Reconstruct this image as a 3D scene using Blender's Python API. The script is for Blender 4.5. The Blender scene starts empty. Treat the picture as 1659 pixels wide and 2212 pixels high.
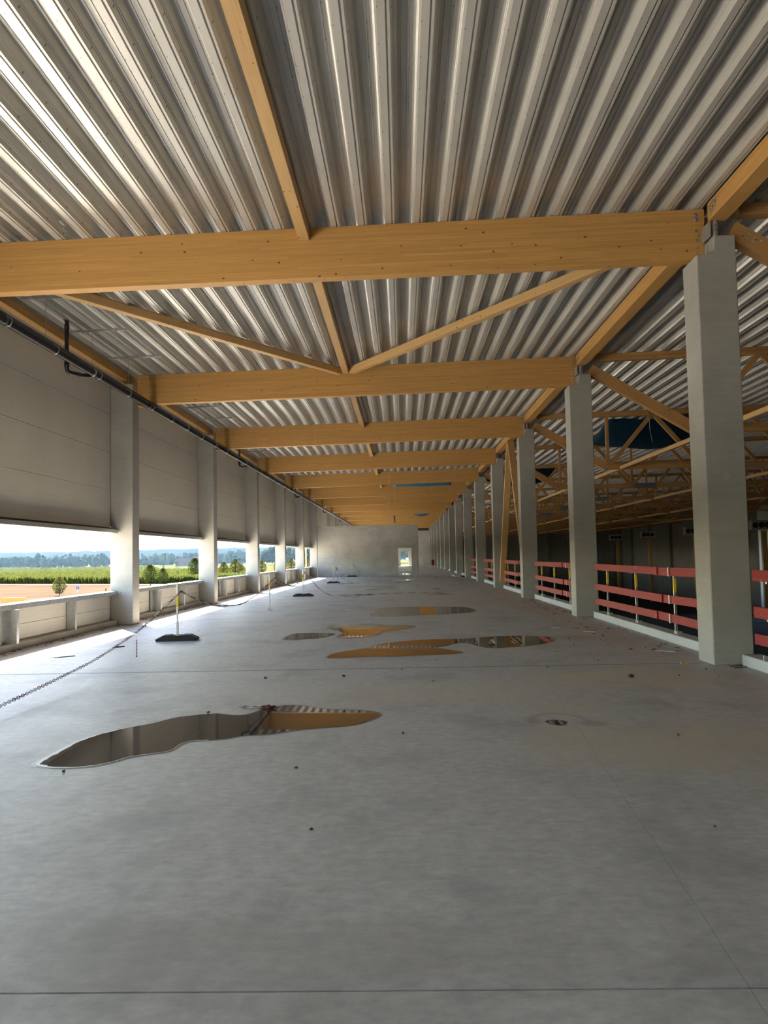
import bpy, bmesh, math, random
from mathutils import Vector, Matrix, noise as mnoise
random.seed(7)
S = bpy.context.scene
COL = S.collection

# ------------------------------------------------------------------ camera
F_PX = 1690.03
cam_d = bpy.data.cameras.new('camera')
cam = bpy.data.objects.new('camera', cam_d)
COL.objects.link(cam)
cam_d.sensor_fit = 'VERTICAL'
cam_d.sensor_height = 36.0
cam_d.sensor_width = 27.0
cam_d.lens = 36.0 * F_PX / 2212.0
cam_d.clip_start = 0.05
cam_d.clip_end = 9000
_R = Vector((0.99953, 0.02337, -0.01977)).normalized()
_F = Vector((-0.02223, 0.99819, 0.05594)).normalized()
_U = _R.cross(_F).normalized()
_R = _F.cross(_U).normalized()
cam.matrix_world = Matrix(((_R.x, _U.x, -_F.x, 0), (_R.y, _U.y, -_F.y, 0), (_R.z, _U.z, -_F.z, 1.6), (0, 0, 0, 1)))
S.camera = cam

# ------------------------------------------------------------------ light
SUN_DIR = Vector((0.65, -1.08, -1.0))
SKY_STRENGTH = 0.19
SUN_STRENGTH = 10.0
EXPOSURE = 2.8
wd = bpy.data.worlds.new('sky')
S.world = wd
wd.use_nodes = True
nt = wd.node_tree
nt.nodes.clear()
sky = nt.nodes.new('ShaderNodeTexSky')
sky.sky_type = 'NISHITA'
sky.sun_disc = False
sky.sun_elevation = math.radians(38.4)
sky.sun_rotation = math.atan2(-SUN_DIR.x, -SUN_DIR.y)
sky.air_density = 1.2
sky.dust_density = 0.7
bg = nt.nodes.new('ShaderNodeBackground')
bg.inputs['Strength'].default_value = SKY_STRENGTH
wo = nt.nodes.new('ShaderNodeOutputWorld')
nt.links.new(sky.outputs[0], bg.inputs[0])
nt.links.new(bg.outputs[0], wo.inputs[0])
sl = bpy.data.lights.new('sun', 'SUN')
sl.energy = SUN_STRENGTH
sl.color = (1.0, 0.90, 0.76)
sl.angle = math.radians(0.53)
so = bpy.data.objects.new('sun', sl)
COL.objects.link(so)
so.rotation_euler = SUN_DIR.to_track_quat('-Z', 'Y').to_euler()
so.location = (-40, 60, 60)

S.view_settings.view_transform = 'Standard'
S.view_settings.look = 'None'
S.view_settings.gamma = 1
S.view_settings.use_curve_mapping = False
S.view_settings.exposure = EXPOSURE
cy = S.cycles
cy.use_denoising = True
cy.max_bounces = 10
cy.diffuse_bounces = 6
cy.glossy_bounces = 4
cy.transmission_bounces = 4
cy.volume_bounces = 0
cy.caustics_reflective = False
cy.caustics_refractive = False
cy.sample_clamp_indirect = 12.0

# ------------------------------------------------------------------ materials
def srgb(r, g, b):
    f = lambda c: (c / 255 / 12.92) if c / 255 <= 0.04045 else ((c / 255 + 0.055) / 1.055) ** 2.4
    return (f(r), f(g), f(b), 1.0)

class NT:
    def __init__(s, name):
        s.m = bpy.data.materials.new(name)
        s.m.use_nodes = True
        s.t = s.m.node_tree
        s.t.nodes.clear()
        s.out = s.t.nodes.new('ShaderNodeOutputMaterial')
        s.b = s.t.nodes.new('ShaderNodeBsdfPrincipled')
        s.t.links.new(s.b.outputs[0], s.out.inputs[0])
    def n(s, typ, **kw):
        nd = s.t.nodes.new(typ)
        for k, v in kw.items():
            if k.startswith('i_'):
                nd.inputs[k[2:].replace('_', ' ')].default_value = v
            else:
                setattr(nd, k, v)
        return nd
    def l(s, a, b): s.t.links.new(a, b)
    def coord(s, scale=(1, 1, 1), rnd=True, world=False):
        tc = s.n('ShaderNodeTexCoord')
        mp = s.n('ShaderNodeMapping')
        mp.inputs['Scale'].default_value = scale
        if world:
            g = s.n('ShaderNodeNewGeometry')
            s.l(g.outputs['Position'], mp.inputs[0])
        else:
            s.l(tc.outputs['Object'], mp.inputs[0])
            if rnd:
                oi = s.n('ShaderNodeObjectInfo')
                mu = s.n('ShaderNodeMath', operation='MULTIPLY')
                mu.inputs[1].default_value = 37.0
                s.l(oi.outputs['Random'], mu.inputs[0])
                s.l(mu.outputs[0], mp.inputs['Location'])
        return mp.outputs[0]
    def noise(s, vec, scale, detail=3, rough=0.55):
        nd = s.n('ShaderNodeTexNoise')
        nd.inputs['Scale'].default_value = scale
        nd.inputs['Detail'].default_value = detail
        nd.inputs['Roughness'].default_value = rough
        s.l(vec, nd.inputs['Vector'])
        return nd.outputs['Fac']
    def ramp(s, fac, stops):
        r = s.n('ShaderNodeValToRGB')
        e = r.color_ramp.elements
        while len(e) < len(stops): e.new(0.5)
        for el, (p, c) in zip(e, stops):
            el.position = p
            el.color = c if len(c) == 4 else (*c, 1)
        s.l(fac, r.inputs[0])
        return r.outputs[0]
    def math(s, op, a, b=None, clamp=False):
        m = s.n('ShaderNodeMath', operation=op)
        m.use_clamp = clamp
        for i, x in enumerate((a, b)):
            if x is None: continue
            if isinstance(x, (int, float)): m.inputs[i].default_value = x
            else: s.l(x, m.inputs[i])
        return m.outputs[0]
    def mix(s, fac, a, b, mode='MIX'):
        m = s.n('ShaderNodeMixRGB', blend_type=mode)
        for i, x in enumerate((fac, a, b)):
            if isinstance(x, (int, float)): m.inputs[i].default_value = x
            elif isinstance(x, tuple): m.inputs[i].default_value = x if len(x) == 4 else (*x, 1)
            else: s.l(x, m.inputs[i])
        return m.outputs[0]
    def bump(s, h, strength=0.2, dist=0.01):
        b = s.n('ShaderNodeBump')
        b.inputs['Strength'].default_value = strength
        b.inputs['Distance'].default_value = dist
        s.l(h, b.inputs['Height'])
        s.l(b.outputs[0], s.b.inputs['Normal'])
    def base(s, c):
        if isinstance(c, tuple): s.b.inputs['Base Color'].default_value = c if len(c) == 4 else (*c, 1)
        else: s.l(c, s.b.inputs['Base Color'])
    def set(s, rough=0.5, metal=0.0, spec=0.5, ior=None):
        s.b.inputs['Roughness'].default_value = rough
        s.b.inputs['Metallic'].default_value = metal
        s.b.inputs['Specular IOR Level'].default_value = spec
        if ior: s.b.inputs['IOR'].default_value = ior

def simple(name, col, rough=0.5, metal=0.0, var=0.12, scale=8, spec=0.5):
    t = NT(name)
    n = t.noise(t.coord(), scale, 3)
    d = tuple(max(0, c * (1 - var)) for c in col[:3])
    e = tuple(min(1, c * (1 + var)) for c in col[:3])
    t.base(t.ramp(n, [(0.3, d), (0.7, e)]))
    t.set(rough, metal, spec)
    return t.m

def concrete(name, col, streak='z', rough=0.75, var=0.16, spec=0.35):
    t = NT(name)
    v = t.coord()
    n1 = t.noise(v, 0.9, 5, 0.6)
    sc = {'z': (0.6, 0.6, 9), 'x': (9, 9, 0.5)}[streak]
    n2 = t.noise(t.coord(sc), 2.0, 4, 0.6)
    n3 = t.noise(v, 55, 2)
    d = tuple(c * (1 - var) for c in col)
    e = tuple(min(1, c * (1 + var)) for c in col)
    c1 = t.ramp(n1, [(0.3, d), (0.7, e)])
    c2 = t.mix(0.22, c1, t.ramp(n2, [(0.35, d), (0.65, e)]))
    vo = t.n('ShaderNodeTexVoronoi')
    vo.inputs['Scale'].default_value = 9
    t.l(v, vo.inputs['Vector'])
    pore = t.math('LESS_THAN', vo.outputs['Distance'], 0.045)
    c3 = t.mix(t.math('MULTIPLY', pore, 0.45), c2, tuple(c * 0.35 for c in col))
    t.base(c3)
    t.bump(n3, 0.12, 0.004)
    t.set(rough, 0, spec)
    return t.m

def wood(name, col, lam=0.04, knot=True):
    t = NT(name)
    v = t.coord((1, 1, 1))
    sep = t.n('ShaderNodeSeparateXYZ')
    t.l(v, sep.inputs[0])
    # lamella index and board segments
    zi = t.math('FLOOR', t.math('DIVIDE', sep.outputs[2], lam))
    w1 = t.n('ShaderNodeTexWhiteNoise', noise_dimensions='1D')
    t.l(zi, w1.inputs['W'])
    xi = t.math('FLOOR', t.math('ADD', t.math('MULTIPLY', sep.outputs[0], 0.45), t.math('MULTIPLY', w1.outputs['Value'], 17.0)))
    w2 = t.n('ShaderNodeTexWhiteNoise', noise_dimensions='2D')
    cb = t.n('ShaderNodeCombineXYZ')
    t.l(zi, cb.inputs[0]); t.l(xi, cb.inputs[1])
    t.l(cb.outputs[0], w2.inputs['Vector'])
    grain = t.noise(t.coord((0.7, 26, 26)), 2.2, 4, 0.6)
    fine = t.noise(t.coord((2.0, 120, 120)), 1.2, 2, 0.5)
    d = tuple(c * 0.68 for c in col); e = tuple(min(1, c * 1.20) for c in col)
    c1 = t.ramp(w2.outputs['Value'], [(0.0, tuple(c * 0.82 for c in col)), (1.0, tuple(min(1, c * 1.12) for c in col))])
    c2 = t.mix(0.45, c1, t.ramp(grain, [(0.3, d), (0.68, e)]))
    c3 = t.mix(0.18, c2, t.ramp(fine, [(0.35, d), (0.65, e)]))
    fr = t.math('FRACT', t.math('DIVIDE', sep.outputs[2], lam))
    line = t.math('LESS_THAN', fr, 0.05)
    c4 = t.mix(t.math('MULTIPLY', line, 0.42), c3, tuple(c * 0.45 for c in col))
    if knot:
        vo = t.n('ShaderNodeTexVoronoi')
        vo.inputs['Scale'].default_value = 1.0
        t.l(t.coord((6.5, 9, 9.0)), vo.inputs['Vector'])
        wr = t.n('ShaderNodeTexWhiteNoise', noise_dimensions='3D'); t.l(vo.outputs['Color'], wr.inputs['Vector'])
        r = t.math('MULTIPLY', t.math('SUBTRACT', wr.outputs['Value'], 0.3, True), 1.3, True)
        kn = t.math('LESS_THAN', vo.outputs['Distance'], t.math('MULTIPLY', r, 0.15))
        halo = t.math('LESS_THAN', vo.outputs['Distance'], t.math('MULTIPLY', r, 0.20))
        c4 = t.mix(t.math('MULTIPLY', halo, 0.22), c4, (col[0] * 0.55, col[1] * 0.42, col[2] * 0.4))
        c4 = t.mix(t.math('MULTIPLY', kn, 0.85), c4, (0.075, 0.035, 0.016))
    t.base(c4)
    t.bump(grain, 0.08, 0.003)
    t.set(0.55, 0, 0.35)
    return t.m

M = {}
M['glulam'] = wood('glulam spruce', (0.60, 0.335, 0.105))
M['timber'] = wood('sawn spruce', (0.64, 0.41, 0.175), lam=0.5)
M['truss'] = wood('truss spruce', (0.56, 0.31, 0.115), lam=0.5)
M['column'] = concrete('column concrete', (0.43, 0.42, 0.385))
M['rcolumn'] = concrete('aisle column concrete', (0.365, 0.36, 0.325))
M['endwall'] = concrete('wall concrete', (0.40, 0.385, 0.35), var=0.2)
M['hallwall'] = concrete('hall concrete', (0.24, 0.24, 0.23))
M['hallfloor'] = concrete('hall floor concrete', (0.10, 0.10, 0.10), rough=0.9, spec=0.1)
M['kerb'] = concrete('kerb concrete', (0.52, 0.53, 0.52), var=0.12)
M['galv'] = simple('galvanised steel', (0.46, 0.475, 0.475), 0.38, 0.75, 0.12, 14)
M['steel'] = simple('plate steel', (0.42, 0.42, 0.40), 0.5, 0.5)
M['bolt'] = simple('zinc bolt', (0.62, 0.63, 0.60), 0.32, 0.9)
M['black'] = simple('black plastic pipe', (0.016, 0.015, 0.015), 0.30, 0, 0.1)
M['rubber'] = simple('recycled rubber', (0.022, 0.022, 0.022), 0.75, 0, 0.3, 30)
M['yellow'] = simple('yellow band', (0.80, 0.60, 0.02), 0.45)
M['white'] = simple('white plastic', (0.40, 0.39, 0.37), 0.4)
M['redp'] = simple('red plastic', (0.12, 0.006, 0.010), 0.4)
M['blue'] = simple('blue tarpaulin', (0.012, 0.13, 0.25), 0.45, 0, 0.3, 3)
M['navy'] = simple('dark blue tarpaulin', (0.008, 0.045, 0.085), 0.45, 0, 0.3, 3)
M['cord'] = simple('pale cord', (0.70, 0.58, 0.38), 0.8)
M['stone'] = simple('dark debris', (0.06, 0.055, 0.05), 0.9, 0, 0.3, 30)
M['rust'] = simple('brown litter', (0.15, 0.085, 0.05), 0.9, 0, 0.4, 30)
M['unit'] = simple('evaporator casing', (0.55, 0.57, 0.56), 0.45, 0.2)
M['dark'] = simple('dark plastic', (0.02, 0.02, 0.022), 0.5)
M['wrap'] = simple('grey foil wrap', (0.22, 0.22, 0.22), 0.5, 0.2)
M['orange'] = simple('orange board', (0.72, 0.28, 0.05), 0.7)
def leafmat(name, col, trans=0.45, var=0.35, scale=1.5):
    m = simple(name, col, 0.9, 0, var, scale, 0.0)
    t_ = m.node_tree
    b = next(n for n in t_.nodes if n.type == 'BSDF_PRINCIPLED'); o_ = next(n for n in t_.nodes if n.type == 'OUTPUT_MATERIAL')
    tr = t_.nodes.new('ShaderNodeBsdfTranslucent'); mx = t_.nodes.new('ShaderNodeMixShader'); mx.inputs[0].default_value = trans
    src = b.inputs['Base Color'].links[0].from_socket
    t_.links.new(src, tr.inputs[0]); t_.links.new(b.outputs[0], mx.inputs[1]); t_.links.new(tr.outputs[0], mx.inputs[2]); t_.links.new(mx.outputs[0], o_.inputs[0])
    return m
M['bark'] = simple('bark', (0.09, 0.065, 0.045), 0.9)
M['leaf'] = leafmat('tree leaves', (0.0289, 0.0391, 0.0102))
M['leafy'] = leafmat('pale tree leaves', (0.0510, 0.0544, 0.0136))
M['forest'] = simple('forest foliage', (0.022, 0.030, 0.018), 0.9, 0, 0.45, 0.05, 0.0)
M['hillside'] = simple('hillside woods', (0.007, 0.011, 0.011), 0.9, 0, 0.3, 0.03, 0.0)
M['maize'] = leafmat('maize leaves', (0.0544, 0.0629, 0.0153), 0.45, 0.4, 0.35)
M['stubble'] = simple('tan stubble', (0.0612, 0.0442, 0.0306), 0.9, 0, 0.16, 0.08, 0.0)
M['bounce_ground'] = simple('pale gravel', (0.50, 0.46, 0.39), 0.9, 0, 0.1, 2, 0.0)  # only for the added ground that throws light up inside
M['road'] = simple('pale road', (0.1020, 0.0978, 0.0850), 0.9, 0, 0.1, 1, 0.0)
M['roof'] = simple('clay roof', (0.075, 0.045, 0.038), 0.9, 0, 0.1, 1, 0.0)
M['render'] = simple('pale render', (0.10, 0.094, 0.088), 0.9, 0, 0.1, 1, 0.0)
M['car'] = simple('white car paint', (0.75, 0.76, 0.76), 0.25)
M['glint'] = simple('foam on water', (0.75, 0.75, 0.74), 0.5)  # white stands in for bright glints on the puddle edge

t = NT('red painted board')
v = t.coord((1, 1, 1))
g = t.noise(t.coord((1.0, 12, 22)), 2.0, 4, 0.65)
bl = t.noise(t.coord((1, 1, 1)), 5.0, 3)
c = t.ramp(g, [(0.3, (0.21, 0.010, 0.012)), (0.65, (0.33, 0.020, 0.020))])
c = t.mix(t.math('MULTIPLY', t.math('GREATER_THAN', bl, 0.68), 0.4), c, (0.45, 0.14, 0.12))
c = t.mix(t.math('MULTIPLY', t.math('LESS_THAN', bl, 0.33), 0.45), c, (0.14, 0.015, 0.015))
t.base(c); t.bump(g, 0.15, 0.004); t.set(0.6, 0, 0.3)
M['redboard'] = t.m

t = NT('corrugated deck steel')
n = t.noise(t.coord((1, 0.25, 1)), 3.0, 4)
c = t.ramp(n, [(0.3, (0.57, 0.55, 0.505)), (0.7, (0.68, 0.66, 0.605))])
v = t.coord((1, 1, 1), rnd=False)
sp_ = t.n('ShaderNodeSeparateXYZ'); t.l(v, sp_.inputs[0])
fx = t.math('FRACT', t.math('DIVIDE', t.math('ADD', sp_.outputs[0], 0.489), 0.411))
fl_ = t.math('FLOOR', t.math('DIVIDE', t.math('ADD', sp_.outputs[0], 0.489), 0.411))
wn = t.n('ShaderNodeTexWhiteNoise', noise_dimensions='1D'); t.l(fl_, wn.inputs['W'])
fy = t.math('FRACT', t.math('ADD', t.math('DIVIDE', sp_.outputs[1], 0.52), wn.outputs['Value']))
dots = None
for x_ in (0.20, 0.62, 0.88):
    d_ = t.math('MULTIPLY', t.math('LESS_THAN', t.math('ABSOLUTE', t.math('SUBTRACT', fx, x_)), 0.011), t.math('LESS_THAN', t.math('ABSOLUTE', t.math('SUBTRACT', fy, 0.3 + 0.4 * (x_ - .2))), 0.02))
    dots = d_ if dots is None else t.math('MAXIMUM', dots, d_)
c = t.mix(t.math('MULTIPLY', dots, 0.75), c, (0.05, 0.05, 0.05))
t.base(c); t.set(0.40, 0.30, 0.5)
M['deck'] = t.m

t = NT('sandwich panel steel')
v = t.coord((1, 1, 1), rnd=False)
sep = t.n('ShaderNodeSeparateXYZ'); t.l(v, sep.inputs[0])
fr = t.math('FRACT', t.math('DIVIDE', sep.outputs[2], 0.0644))
rib = t.math('SUBTRACT', 1.0, t.math('MULTIPLY', t.math('ABSOLUTE', t.math('SUBTRACT', fr, 0.5)), 9.0), True)
n = t.noise(v, 0.8, 3)
c = t.ramp(n, [(0.3, (0.61, 0.58, 0.505)), (0.7, (0.67, 0.64, 0.565))])
t.base(c); t.bump(rib, 0.4, 0.003); t.set(0.42, 0, 0.4)
M['panel'] = t.m

# concrete floor, worn and stained; stains have fixed shapes on the slab
t = NT('power floated concrete floor')
v = t.coord((1, 1, 1), rnd=False)
big = t.noise(v, 0.35, 5, 0.6)
mid = t.noise(t.coord((0.9, 1.6, 1), rnd=False), 1.3, 5, 0.65)
sw = t.noise(t.coord((3.0, 1.2, 1), rnd=False), 2.3, 6, 0.7)
fine = t.noise(v, 60, 3)
c = t.ramp(big, [(0.3, (0.42, 0.42, 0.418)), (0.7, (0.54, 0.535, 0.52))])
c = t.mix(0.45, c, t.ramp(mid, [(0.32, (0.34, 0.342, 0.345)), (0.68, (0.60, 0.595, 0.58))]))
c = t.mix(0.30, c, t.ramp(sw, [(0.35, (0.33, 0.33, 0.335)), (0.65, (0.62, 0.61, 0.59))]))
hf = t.noise(t.coord((1.0, 1.6, 1), rnd=False), 9.0, 8, 0.72)
c = t.mix(0.38, c, t.ramp(hf, [(0.36, (0.29, 0.292, 0.295)), (0.64, (0.66, 0.655, 0.64))]))
patch = t.noise(t.coord((1.3, 1, 1), rnd=False), 0.75, 6, 0.62)
c = t.mix(t.ramp(patch, [(0.50, (0, 0, 0)), (0.64, (0.5, 0.5, 0.5))]), c, (0.27, 0.275, 0.285))
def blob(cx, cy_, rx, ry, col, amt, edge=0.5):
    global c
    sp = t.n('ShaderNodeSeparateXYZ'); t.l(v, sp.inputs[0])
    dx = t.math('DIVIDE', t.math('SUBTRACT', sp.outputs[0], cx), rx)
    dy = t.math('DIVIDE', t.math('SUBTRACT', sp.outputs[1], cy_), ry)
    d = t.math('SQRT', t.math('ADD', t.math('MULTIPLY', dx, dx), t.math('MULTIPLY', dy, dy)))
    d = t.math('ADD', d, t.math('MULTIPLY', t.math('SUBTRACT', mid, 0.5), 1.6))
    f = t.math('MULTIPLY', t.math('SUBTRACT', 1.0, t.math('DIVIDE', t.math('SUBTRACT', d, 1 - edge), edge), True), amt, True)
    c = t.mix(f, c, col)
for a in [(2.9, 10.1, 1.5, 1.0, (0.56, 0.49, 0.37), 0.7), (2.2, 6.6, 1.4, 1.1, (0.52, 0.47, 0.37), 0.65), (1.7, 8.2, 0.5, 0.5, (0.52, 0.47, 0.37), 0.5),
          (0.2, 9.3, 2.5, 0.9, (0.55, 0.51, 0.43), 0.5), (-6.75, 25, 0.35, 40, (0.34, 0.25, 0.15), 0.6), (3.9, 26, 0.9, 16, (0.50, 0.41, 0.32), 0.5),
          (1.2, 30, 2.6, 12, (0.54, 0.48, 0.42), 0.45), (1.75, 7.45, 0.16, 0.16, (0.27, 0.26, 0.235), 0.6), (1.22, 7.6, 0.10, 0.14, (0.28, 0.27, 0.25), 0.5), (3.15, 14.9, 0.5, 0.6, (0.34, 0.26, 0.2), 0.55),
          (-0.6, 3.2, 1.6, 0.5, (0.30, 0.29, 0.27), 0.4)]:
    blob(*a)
sq = t.n('ShaderNodeSeparateXYZ'); t.l(v, sq.inputs[0])
rx_ = t.math('DIVIDE', t.math('SUBTRACT', sq.outputs[0], 1.46), 0.27); ry_ = t.math('DIVIDE', t.math('SUBTRACT', sq.outputs[1], 7.56), 0.36)
rd = t.math('SQRT', t.math('ADD', t.math('MULTIPLY', rx_, rx_), t.math('MULTIPLY', ry_, ry_)))
rd = t.math('ADD', rd, t.math('MULTIPLY', t.math('SUBTRACT', hf, 0.5), 0.5))
ring_ = t.math('SUBTRACT', 1.0, t.math('MULTIPLY', t.math('ABSOLUTE', t.math('SUBTRACT', rd, 1.0)), 5.0), True)
c = t.mix(t.math('MULTIPLY', t.math('MULTIPLY', ring_, t.math('GREATER_THAN', sq.outputs[1], 7.5)), 0.5), c, (0.22, 0.215, 0.19))
# long hairline scratch
sp = t.n('ShaderNodeSeparateXYZ'); t.l(v, sp.inputs[0])
yy = t.math('SUBTRACT', sp.outputs[1], 2.7)
xx = t.math('ADD', t.math('SUBTRACT', sp.outputs[0], 1.22), t.math('MULTIPLY', yy, -0.075))
xx = t.math('ADD', xx, t.math('MULTIPLY', t.math('SUBTRACT', t.noise(v, 1.1, 2), 0.5), 0.05))
ln = t.math('LESS_THAN', t.math('ABSOLUTE', xx), 0.0022)
lim = t.math('MULTIPLY', t.math('GREATER_THAN', sp.outputs[1], 2.4), t.math('LESS_THAN', sp.outputs[1], 9.5))
c = t.mix(t.math('MULTIPLY', t.math('MULTIPLY', ln, lim), 0.4), c, (0.09, 0.09, 0.09))
t.base(c)
rr = t.n('ShaderNodeMapRange')
rr.inputs['To Min'].default_value = 0.42; rr.inputs['To Max'].default_value = 0.64
t.l(mid, rr.inputs['Value']); t.l(rr.outputs[0], t.b.inputs['Roughness'])
t.bump(fine, 0.06, 0.003)
t.b.inputs['Specular IOR Level'].default_value = 0.32
M['floor'] = t.m

t = NT('still water on concrete')
t.base((0.055, 0.048, 0.04)); t.set(0.015, 0, 0.9, 1.5)
M['water'] = t.m
M['joint'] = simple('joint sealant', (0.22, 0.22, 0.22), 0.7)
M['damp'] = simple('damp concrete', (0.21, 0.205, 0.195), 0.45, 0, 0.15, 5)

t = NT('open country ground')
v = t.coord((1, 1, 1), rnd=False)
n = t.noise(v, 0.006, 4)
st = t.noise(t.coord((0.004, 0.03, 1), rnd=False), 1.0, 3)
c = t.ramp(n, [(0.35, (0.038, 0.047, 0.010)), (0.5, (0.064, 0.054, 0.022)), (0.65, (0.034, 0.044, 0.010))])
c = t.mix(0.5, c, t.ramp(st, [(0.4, (0.070, 0.056, 0.030)), (0.6, (0.036, 0.045, 0.011))]))
t.base(c); t.set(0.9, 0, 0.0)
M['ground'] = t.m

# ------------------------------------------------------------------ mesh helpers
class MB:
    def __init__(s): s.bm = bmesh.new()
    def hexa(s, p):
        vs = [s.bm.verts.new(q) for q in p]
        for f in ((0, 3, 2, 1), (4, 5, 6, 7), (0, 1, 5, 4), (1, 2, 6, 5), (2, 3, 7, 6), (3, 0, 4, 7)):
            s.bm.faces.new([vs[i] for i in f])
        return s
    def box(s, x0, x1, y0, y1, z0, z1):
        return s.hexa([(x0, y0, z0), (x1, y0, z0), (x1, y1, z0), (x0, y1, z0), (x0, y0, z1), (x1, y0, z1), (x1, y1, z1), (x0, y1, z1)])
    def prism(s, poly, a, b, axis='y'):
        mk = {'y': lambda p, t: (p[0], t, p[1]), 'z': lambda p, t: (p[0], p[1], t), 'x': lambda p, t: (t, p[0], p[1])}[axis]
        A = [s.bm.verts.new(mk(p, a)) for p in poly]; B = [s.bm.verts.new(mk(p, b)) for p in poly]
        n = len(poly)
        s.bm.faces.new(A); s.bm.faces.new(B[::-1])
        for i in range(n): s.bm.faces.new([A[i], B[i], B[(i + 1) % n], A[(i + 1) % n]])
        return s
    def tube(s, pts, r, n=8, closed=False, caps=True):
        pts = [Vector(p) for p in pts]
        rings = []
        N = len(pts)
        up = Vector((0, 0, 1))
        prev = None
        for i, p in enumerate(pts):
            if closed: d = pts[(i + 1) % N] - pts[i - 1]
            else: d = (pts[min(i + 1, N - 1)] - pts[max(i - 1, 0)])
            d.normalize()
            if prev is None:
                a = up if abs(d.dot(up)) < 0.95 else Vector((1, 0, 0))
                u = d.cross(a).normalized()
            else:
                u = (prev - d * prev.dot(d)).normalized()
            w = d.cross(u)
            prev = u
            rings.append([s.bm.verts.new(p + (u * math.cos(2 * math.pi * k / n) + w * math.sin(2 * math.pi * k / n)) * r) for k in range(n)])
        for i in range(N if closed else N - 1):
            a, b = rings[i], rings[(i + 1) % N]
            for k in range(n): s.bm.faces.new([a[k], a[(k + 1) % n], b[(k + 1) % n], b[k]])
        if caps and not closed:
            s.bm.faces.new(rings[0][::-1]); s.bm.faces.new(rings[-1])
        return s
    def cyl(s, p0, p1, r, n=16): return s.tube([p0, p1], r, n)
    def blob(s, c, r, sub=1, jit=0.25, squash=(1, 1, 1)):
        res = bmesh.ops.create_icosphere(s.bm, subdivisions=sub, radius=1.0)
        for vv in res['verts']:
            k = 1 + jit * (mnoise.noise(vv.co * 1.7 + Vector(c) * 3.1))
            vv.co = Vector(c) + Vector((vv.co.x * r * squash[0] * k, vv.co.y * r * squash[1] * k, vv.co.z * r * squash[2] * k))
        return s
    def bevel(s, w, seg=1):
        bmesh.ops.bevel(s.bm, geom=[e for e in s.bm.edges], offset=w, segments=seg, affect='EDGES', clamp_overlap=True)
        return s
    def mesh(s, name, mat, smooth=False, origin=(0, 0, 0)):
        bmesh.ops.recalc_face_normals(s.bm, faces=s.bm.faces)
        if origin != (0, 0, 0):
            bmesh.ops.translate(s.bm, verts=s.bm.verts, vec=-Vector(origin))
        me = bpy.data.meshes.new(name)
        s.bm.to_mesh(me); s.bm.free()
        for m in (mat if isinstance(mat, (list, tuple)) else [mat]): me.materials.append(m)
        if smooth:
            for p in me.polygons: p.use_smooth = True
        return me
    def build(s, name, mat, parent=None, loc=(0, 0, 0), smooth=False):
        """vertices given in the parent's local frame"""
        return link(name, s.mesh(name, mat, smooth), parent, loc)

def link(name, me, parent=None, loc=(0, 0, 0), rot=None):
    o = bpy.data.objects.new(name, me)
    COL.objects.link(o)
    o.location = loc
    if rot is not None: o.rotation_euler = rot
    if parent is not None: o.parent = parent
    return o
def empty(name, loc=(0, 0, 0), rz=0):
    o = bpy.data.objects.new(name, None)
    o.empty_display_size = 0.2
    COL.objects.link(o)
    o.location = loc
    o.rotation_euler = (0, 0, rz)
    return o
def tag(o, label=None, cat=None, group=None, kind=None):
    if label: o['label'] = label
    if cat: o['category'] = cat
    if group: o['group'] = group
    if kind: o['kind'] = kind
    return o
KIDS = {}
def copy_tree(o, parent=None):
    c = o.copy(); COL.objects.link(c)
    c.parent = parent
    for ch in list(o.children): copy_tree(ch, c)
    return c
def stick(name, p0, p1, w, h, mat, parent=None, off=(0, 0, 0), bev=0.004, up=Vector((0, 0, 1))):
    """rectangular timber from p0 to p1 (centre line), local x along it, w across, h in the plane of up"""
    p0 = Vector(p0) - Vector(off); p1 = Vector(p1) - Vector(off)
    d = p1 - p0; L = d.length; d.normalize()
    y = up.cross(d)
    if y.length < 1e-4: y = Vector((0, 1, 0)).cross(d)
    y.normalize(); z = d.cross(y)
    mb = MB().box(0, L, -w / 2, w / 2, -h / 2, h / 2)
    if bev: mb.bevel(bev)
    o = mb.build(name, mat, parent)
    m = Matrix((d, y, z)).transposed().to_4x4()
    m.translation = p0
    o.matrix_basis = m
    return o
ORD = ['nearest', 'second', 'third', 'fourth', 'fifth', 'sixth', 'seventh', 'eighth', 'ninth', 'tenth', 'eleventh', 'twelfth', 'thirteenth', 'fourteenth', 'fifteenth']
WORD = ['zero', 'one', 'two', 'three', 'four', 'five', 'six', 'seven', 'eight', 'nine', 'ten', 'eleven', 'twelve', 'thirteen', 'fourteen']
def ordn(i): return 'nearest' if i == 1 else ORD[i - 1] + ' nearest'

# ------------------------------------------------------------------ dimensions
XR, XL, Y1, D = 4.273, -6.769, 11.008, 8.527
CW, CD = 0.556, 0.56
row = lambda i: Y1 + (i - 1) * D
bt = lambda x: 6.5222 + 0.0193 * x         # underside of the deck
G = -5.0                                     # ground level outside and hall floor
YEND = row(14) + 2.2
XIN = XL - 0.56                              # inner face of the wall cladding
YBACK = -9.0

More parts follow.
